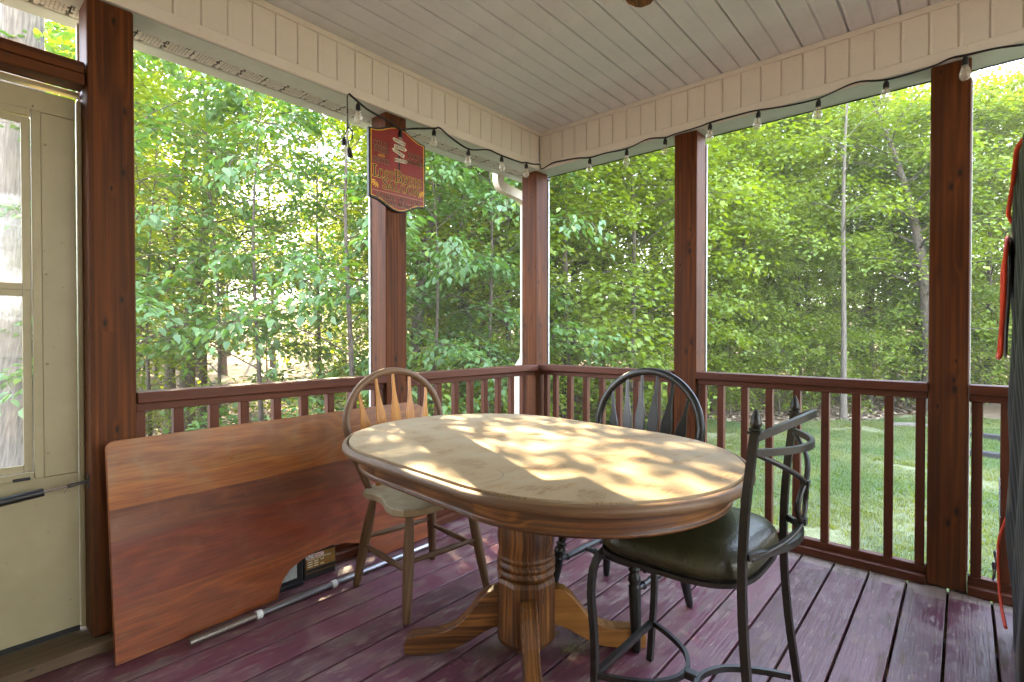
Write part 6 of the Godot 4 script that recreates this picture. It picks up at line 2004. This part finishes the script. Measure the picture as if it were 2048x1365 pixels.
	["far_low", "distant_shrub", "distant undergrowth shrub between the trunks", "shrub", 20.03, -20.83, 0.78, 1.52, "distant undergrowth", 1.00, "bark"],
	["far_low", "distant_shrub", "distant undergrowth shrub between the trunks", "shrub", 6.99, -30.62, 0.90, 4.10, "distant undergrowth", 1.00, "bark_red"],
	["far_low", "distant_shrub", "distant undergrowth shrub between the trunks", "shrub", -4.52, -47.88, 0.62, 5.70, "distant undergrowth", 1.00, "bark_red"],
	["far_low", "distant_shrub", "distant undergrowth shrub between the trunks", "shrub", 18.33, 1.69, 0.56, 0.69, "distant undergrowth", 1.00, "bark"],
	["far_low", "distant_shrub", "distant undergrowth shrub between the trunks", "shrub", 8.42, -15.85, 0.91, 0.78, "distant undergrowth", 1.00, "bark"],
	["far_low", "distant_shrub", "distant undergrowth shrub between the trunks", "shrub", -6.57, -32.33, 0.56, 3.22, "distant undergrowth", 1.00, "bark"],
	["far_low", "distant_shrub", "distant undergrowth shrub between the trunks", "shrub", 15.20, -2.61, 0.71, 3.12, "distant undergrowth", 1.00, "bark"],
	["far_low", "distant_shrub", "distant undergrowth shrub between the trunks", "shrub", -0.54, -29.29, 0.83, 5.53, "distant undergrowth", 1.00, "bark_red"],
	["far_low", "distant_shrub", "distant undergrowth shrub between the trunks", "shrub", 20.16, 2.25, 0.89, 2.85, "distant undergrowth", 1.00, "bark"],
	["far_low", "distant_shrub", "distant undergrowth shrub between the trunks", "shrub", 4.53, -29.68, 0.90, 5.38, "distant undergrowth", 1.00, "bark"],
	["far_low", "distant_shrub", "distant undergrowth shrub between the trunks", "shrub", 15.96, -11.74, 0.63, 4.58, "distant undergrowth", 1.00, "bark"],
	["far_low", "distant_shrub", "distant undergrowth shrub between the trunks", "shrub", 0.40, -44.18, 0.57, 2.73, "distant undergrowth", 1.00, "bark"],
	["far_low", "distant_shrub", "distant undergrowth shrub between the trunks", "shrub", 4.26, -34.97, 0.74, 5.26, "distant undergrowth", 1.00, "bark"],
	["far_low", "distant_shrub", "distant undergrowth shrub between the trunks", "shrub", 9.10, -21.20, 0.67, 4.29, "distant undergrowth", 1.00, "bark_red"],
	["far_low", "distant_shrub", "distant undergrowth shrub between the trunks", "shrub", 11.28, -6.52, 0.87, 0.00, "distant undergrowth", 1.00, "bark_red"],
	["far_low", "distant_shrub", "distant undergrowth shrub between the trunks", "shrub", -6.22, -47.37, 0.82, 5.98, "distant undergrowth", 1.00, "bark"],
	["far_low", "distant_shrub", "distant undergrowth shrub between the trunks", "shrub", -4.49, -40.33, 0.82, 5.22, "distant undergrowth", 1.00, "bark"],
	["far_low", "distant_shrub", "distant undergrowth shrub between the trunks", "shrub", 0.04, -36.44, 0.81, 4.61, "distant undergrowth", 1.00, "bark"],
	["far_low", "distant_shrub", "distant undergrowth shrub between the trunks", "shrub", 16.05, -23.89, 0.61, 2.45, "distant undergrowth", 1.00, "bark"],
	["far_low", "distant_shrub", "distant undergrowth shrub between the trunks", "shrub", 41.34, 3.33, 0.65, 5.19, "distant undergrowth", 1.00, "bark"],
	["far_low", "distant_shrub", "distant undergrowth shrub between the trunks", "shrub", 31.11, 5.59, 0.55, 3.55, "distant undergrowth", 1.00, "bark_red"],
	["far_low", "distant_shrub", "distant undergrowth shrub between the trunks", "shrub", 21.80, 2.66, 0.58, 3.60, "distant undergrowth", 1.00, "bark"],
	["far_low", "distant_shrub", "distant undergrowth shrub between the trunks", "shrub", -4.26, -26.25, 0.78, 3.41, "distant undergrowth", 1.00, "bark"],
	["far_low", "distant_shrub", "distant undergrowth shrub between the trunks", "shrub", 42.70, 8.14, 0.60, 2.62, "distant undergrowth", 1.00, "bark"],
	["far_low", "distant_shrub", "distant undergrowth shrub between the trunks", "shrub", 10.66, -15.86, 0.73, 1.92, "distant undergrowth", 1.00, "bark_red"],
	["far_low", "distant_shrub", "distant undergrowth shrub between the trunks", "shrub", 32.39, 8.46, 0.88, 1.52, "distant undergrowth", 1.00, "bark"],
	["far_low", "distant_shrub", "distant undergrowth shrub between the trunks", "shrub", 23.38, -12.85, 0.55, 2.48, "distant undergrowth", 1.00, "bark"],
	["far_low", "distant_shrub", "distant undergrowth shrub between the trunks", "shrub", 34.14, -0.64, 0.92, 5.73, "distant undergrowth", 1.00, "bark"],
	["far_low", "distant_shrub", "distant undergrowth shrub between the trunks", "shrub", 30.80, 3.50, 0.71, 2.41, "distant undergrowth", 1.00, "bark"],
	["far_low", "distant_shrub", "distant undergrowth shrub between the trunks", "shrub", 25.33, -16.60, 0.67, 0.86, "distant undergrowth", 1.00, "bark_red"],
	["far_low", "distant_shrub", "distant undergrowth shrub between the trunks", "shrub", 2.85, -32.71, 0.68, 3.71, "distant undergrowth", 1.00, "bark"],
	["far_low", "distant_shrub", "distant undergrowth shrub between the trunks", "shrub", 7.72, -12.62, 0.95, 4.93, "distant undergrowth", 1.00, "bark"],
	["far_low", "distant_shrub", "distant undergrowth shrub between the trunks", "shrub", 10.07, -11.29, 0.76, 4.51, "distant undergrowth", 1.00, "bark"],
	["tall", "broadleaf_tree", "bare lower trunk of a tall tree deep in the left woods", "tree", 17.26, -17.60, 0.70, 3.19, "tall trunks in the left woods", 1.00, "bark"],
	["tall", "broadleaf_tree", "bare lower trunk of a tall tree deep in the left woods", "tree", 15.18, -16.95, 0.73, 5.54, "tall trunks in the left woods", 1.00, "bark"],
	["tall", "broadleaf_tree", "bare lower trunk of a tall tree deep in the left woods", "tree", 12.14, -24.43, 0.61, 5.86, "tall trunks in the left woods", 1.00, "bark"],
	["tall", "broadleaf_tree", "bare lower trunk of a tall tree deep in the left woods", "tree", 4.81, -19.66, 0.68, 1.13, "tall trunks in the left woods", 1.00, "bark_red"],
	["tall", "broadleaf_tree", "bare lower trunk of a tall tree deep in the left woods", "tree", 7.04, -20.33, 0.72, 0.92, "tall trunks in the left woods", 1.00, "bark"],
	["tall", "broadleaf_tree", "bare lower trunk of a tall tree deep in the left woods", "tree", 9.23, -27.59, 0.65, 4.64, "tall trunks in the left woods", 1.00, "bark"],
	["tall", "broadleaf_tree", "bare lower trunk of a tall tree deep in the left woods", "tree", 2.97, -24.36, 0.72, 0.24, "tall trunks in the left woods", 1.00, "bark"],
	["tall", "broadleaf_tree", "bare lower trunk of a tall tree deep in the left woods", "tree", 9.10, -18.04, 0.70, 1.26, "tall trunks in the left woods", 1.00, "bark"],
	["tall", "broadleaf_tree", "bare lower trunk of a tall tree deep in the left woods", "tree", 6.40, -27.37, 0.65, 6.26, "tall trunks in the left woods", 1.00, "bark_red"],
	["tall", "broadleaf_tree", "bare lower trunk of a tall tree deep in the left woods", "tree", 3.58, -26.63, 0.69, 0.91, "tall trunks in the left woods", 1.00, "bark_red"],
	["tall", "broadleaf_tree", "bare lower trunk of a tall tree deep in the left woods", "tree", 14.03, -18.55, 0.74, 2.77, "tall trunks in the left woods", 1.00, "bark"],
	["tall", "broadleaf_tree", "bare lower trunk of a tall tree deep in the left woods", "tree", 8.60, -29.58, 0.67, 1.90, "tall trunks in the left woods", 1.00, "bark_red"],
]

const YAW := 0.719345
const PITCH := 0.011623
const EYE := Vector3(-3.006, 1.143, 2.354)
const CORD_L := [Vector3(-1.588, 2.353, 0.022), Vector3(-1.535, 2.329, 0.022), Vector3(-1.479, 2.309, 0.022), Vector3(-1.412, 2.297, 0.022), Vector3(-1.356, 2.288, 0.022), Vector3(-1.274, 2.267, 0.022), Vector3(-1.234, 2.282, 0.022), Vector3(-1.154, 2.308, 0.022), Vector3(-1.033, 2.345, 0.022), Vector3(-0.987, 2.361, 0.022), Vector3(-0.909, 2.331, 0.022), Vector3(-0.755, 2.301, 0.022), Vector3(-0.585, 2.343, 0.022), Vector3(-0.513, 2.343, 0.022), Vector3(-0.450, 2.340, 0.022), Vector3(-0.259, 2.344, 0.022), Vector3(-0.188, 2.359, 0.022), Vector3(-0.121, 2.365, 0.022), Vector3(-0.034, 2.383, 0.022)]
const CORD_R := [Vector3(-0.022, 2.374, 0.126), Vector3(-0.022, 2.361, 0.341), Vector3(-0.022, 2.342, 0.442), Vector3(-0.022, 2.345, 0.558), Vector3(-0.022, 2.337, 0.720), Vector3(-0.022, 2.362, 0.862), Vector3(-0.022, 2.342, 0.980), Vector3(-0.022, 2.348, 1.028), Vector3(-0.022, 2.353, 1.177), Vector3(-0.022, 2.359, 1.252), Vector3(-0.022, 2.361, 1.466), Vector3(-0.022, 2.356, 1.512), Vector3(-0.022, 2.339, 1.652), Vector3(-0.022, 2.335, 1.796), Vector3(-0.022, 2.364, 1.948), Vector3(-0.022, 2.338, 2.072), Vector3(-0.022, 2.341, 2.228), Vector3(-0.022, 2.357, 2.298), Vector3(-0.022, 2.352, 2.350), Vector3(-0.022, 2.348, 2.443), Vector3(-0.022, 2.332, 2.530)]
const OUTDOOR := [
	["landscape_timber", "dark landscape timber on the lawn right of the widest post", "timber", Vector3(6.97, 0, 2.38), Vector3(6.91, 0, 2.85), 0.06],
	["landscape_timber", "second dark timber farther off at the right lawn edge", "timber", Vector3(8.66, 0, 2.41), Vector3(8.51, 0, 2.98), 0.06],
	["fallen_log", "pale fallen log at the lawn edge left of the widest post", "log", Vector3(9.12, 0, 1.27), Vector3(9.47, 0, 2.07), 0.05],
]
const BRICK := Vector3(0.61, 0, -32.97)


func small_outdoor() -> void:
	# landscape timber and fallen logs on the lawn
	var dark := mottled(131, [Color(0.16, 0.145, 0.14), Color(0.27, 0.25, 0.24)], Vector2(0.5, 0.5), 0.9, 0.03)
	for q in OUTDOOR:
		var t := thing(q[0], q[1], q[2], Vector3(q[3].x, gh(q[3].x, q[3].z) + q[5], q[3].z))
		var e := Vector3(q[4].x - q[3].x, gh(q[4].x, q[4].z) - gh(q[3].x, q[3].z), q[4].z - q[3].z)
		var b := B.new()
		if q[0] == "landscape_timber":
			var d := e.normalized()
			var sdv := d.cross(Vector3.UP).normalized()
			b.box(e * 0.5, Vector3(e.length(), 0.13, 0.14), 0.015, Basis(d, sdv.cross(d), sdv))
			part("timber", b, dark, t)
		else:
			b.tube(smooth_path([Vector3.ZERO, e * 0.35 + Vector3(0, 0.02, 0.03), e * 0.7, e], 14), 0.055, 10)
			part("log", b, M.bark_pale, t)
	# neighbour's brick house far off to the left
	var hs := thing("brick_house", "red brick house far off beyond the door glass", "house", Vector3(BRICK.x, gh(BRICK.x, BRICK.z), BRICK.z), 0.72)
	var wb := B.new()
	wb.box(Vector3(0, 1.5, 0), Vector3(9, 3.2, 6), 0.01)
	part("wall", wb, M.brick, hs)
	var rf := B.new()
	rf.prism(PackedVector2Array([Vector2(-3.5, 3.05), Vector2(3.5, 3.05), Vector2(0, 5.2)]), 9.6, Basis(Vector3(0, 0, 1), Vector3.UP, Vector3(-1, 0, 0)))
	part("roof", rf, plain(Color(0.24, 0.22, 0.21), 0.9), hs)
	for x in [-2.6, 2.6]:
		part("window", _box(Vector3(x, 1.7, 3.01), Vector3(1.0, 1.3, 0.06), 0.01), M.white, hs)
		part("pane", _box(Vector3(x, 1.7, 3.045), Vector3(0.86, 1.14, 0.02), 0.004), plain(Color(0.12, 0.15, 0.17), 0.08), hs)

func _ready() -> void:
	rng.seed = 20
	# camera
	var cam := Camera3D.new()
	cam.name = "camera"
	cam.keep_aspect = Camera3D.KEEP_HEIGHT
	cam.fov = 66.96
	cam.near = 0.05
	cam.far = 400.0
	add_child(cam)
	cam.position = EYE
	cam.basis = Basis(Vector3.UP, YAW - PI / 2) * Basis(Vector3.RIGHT, -PITCH)
	cam.current = true
	# sky
	var env := Environment.new()
	env.background_mode = Environment.BG_SKY
	var sm := ProceduralSkyMaterial.new()
	sm.sky_top_color = Color(0.63, 0.71, 0.84)
	sm.sky_horizon_color = Color(0.98, 0.97, 0.94)
	sm.sky_curve = 0.20
	sm.ground_bottom_color = Color(0.22, 0.20, 0.15)
	sm.ground_horizon_color = Color(0.55, 0.57, 0.52)
	sm.sun_angle_max = 30.0
	sm.energy_multiplier = 2.0
	var sky := Sky.new()
	sky.sky_material = sm
	env.sky = sky
	env.tonemap_mode = Environment.TONE_MAPPER_LINEAR
	env.tonemap_exposure = 10.4
	env.fog_enabled = true
	env.fog_density = 0.0016
	env.fog_light_color = Color(0.96, 0.96, 0.86)
	env.sdfgi_enabled = true
	env.ssao_enabled = true
	env.ssil_enabled = true
	var we := WorldEnvironment.new()
	we.name = "world_environment"
	we.environment = env
	add_child(we)
	# sun, low ahead to the left
	var sun := DirectionalLight3D.new()
	sun.name = "sun"
	sun.light_color = Color(1.0, 0.91, 0.73)
	sun.light_energy = 1.6
	sun.light_angular_distance = 0.53
	sun.shadow_enabled = true
	add_child(sun)
	var az := deg_to_rad(65.2)
	var el := deg_to_rad(33.0)
	var to_sun := Vector3(cos(az) * cos(el), sin(el), -sin(az) * cos(el))
	sun.look_at_from_position(to_sun * 20.0, Vector3.ZERO)

	materials()
	ground()
	porch_shell()
	porch_posts()
	porch_railings()
	porch_door()
	woods()
	small_outdoor()
	dining_table()
	windsor("oak hoop-back chair with golden slats left of the table", Vector3(-1.530, 0, 0.515), -0.10, false)
	windsor("black hoop-back wooden chair at the far side of the table", Vector3(-1.095, 0, 1.278), -PI / 2 - 0.05, true)
	metal_stool()
	leaning_panel()
	small_floor_things()
	saloon_sign()
	string_lights()
	ceiling_fan()
	downspout()
	padded_cover()
	ground_cover()
	porch_screens()
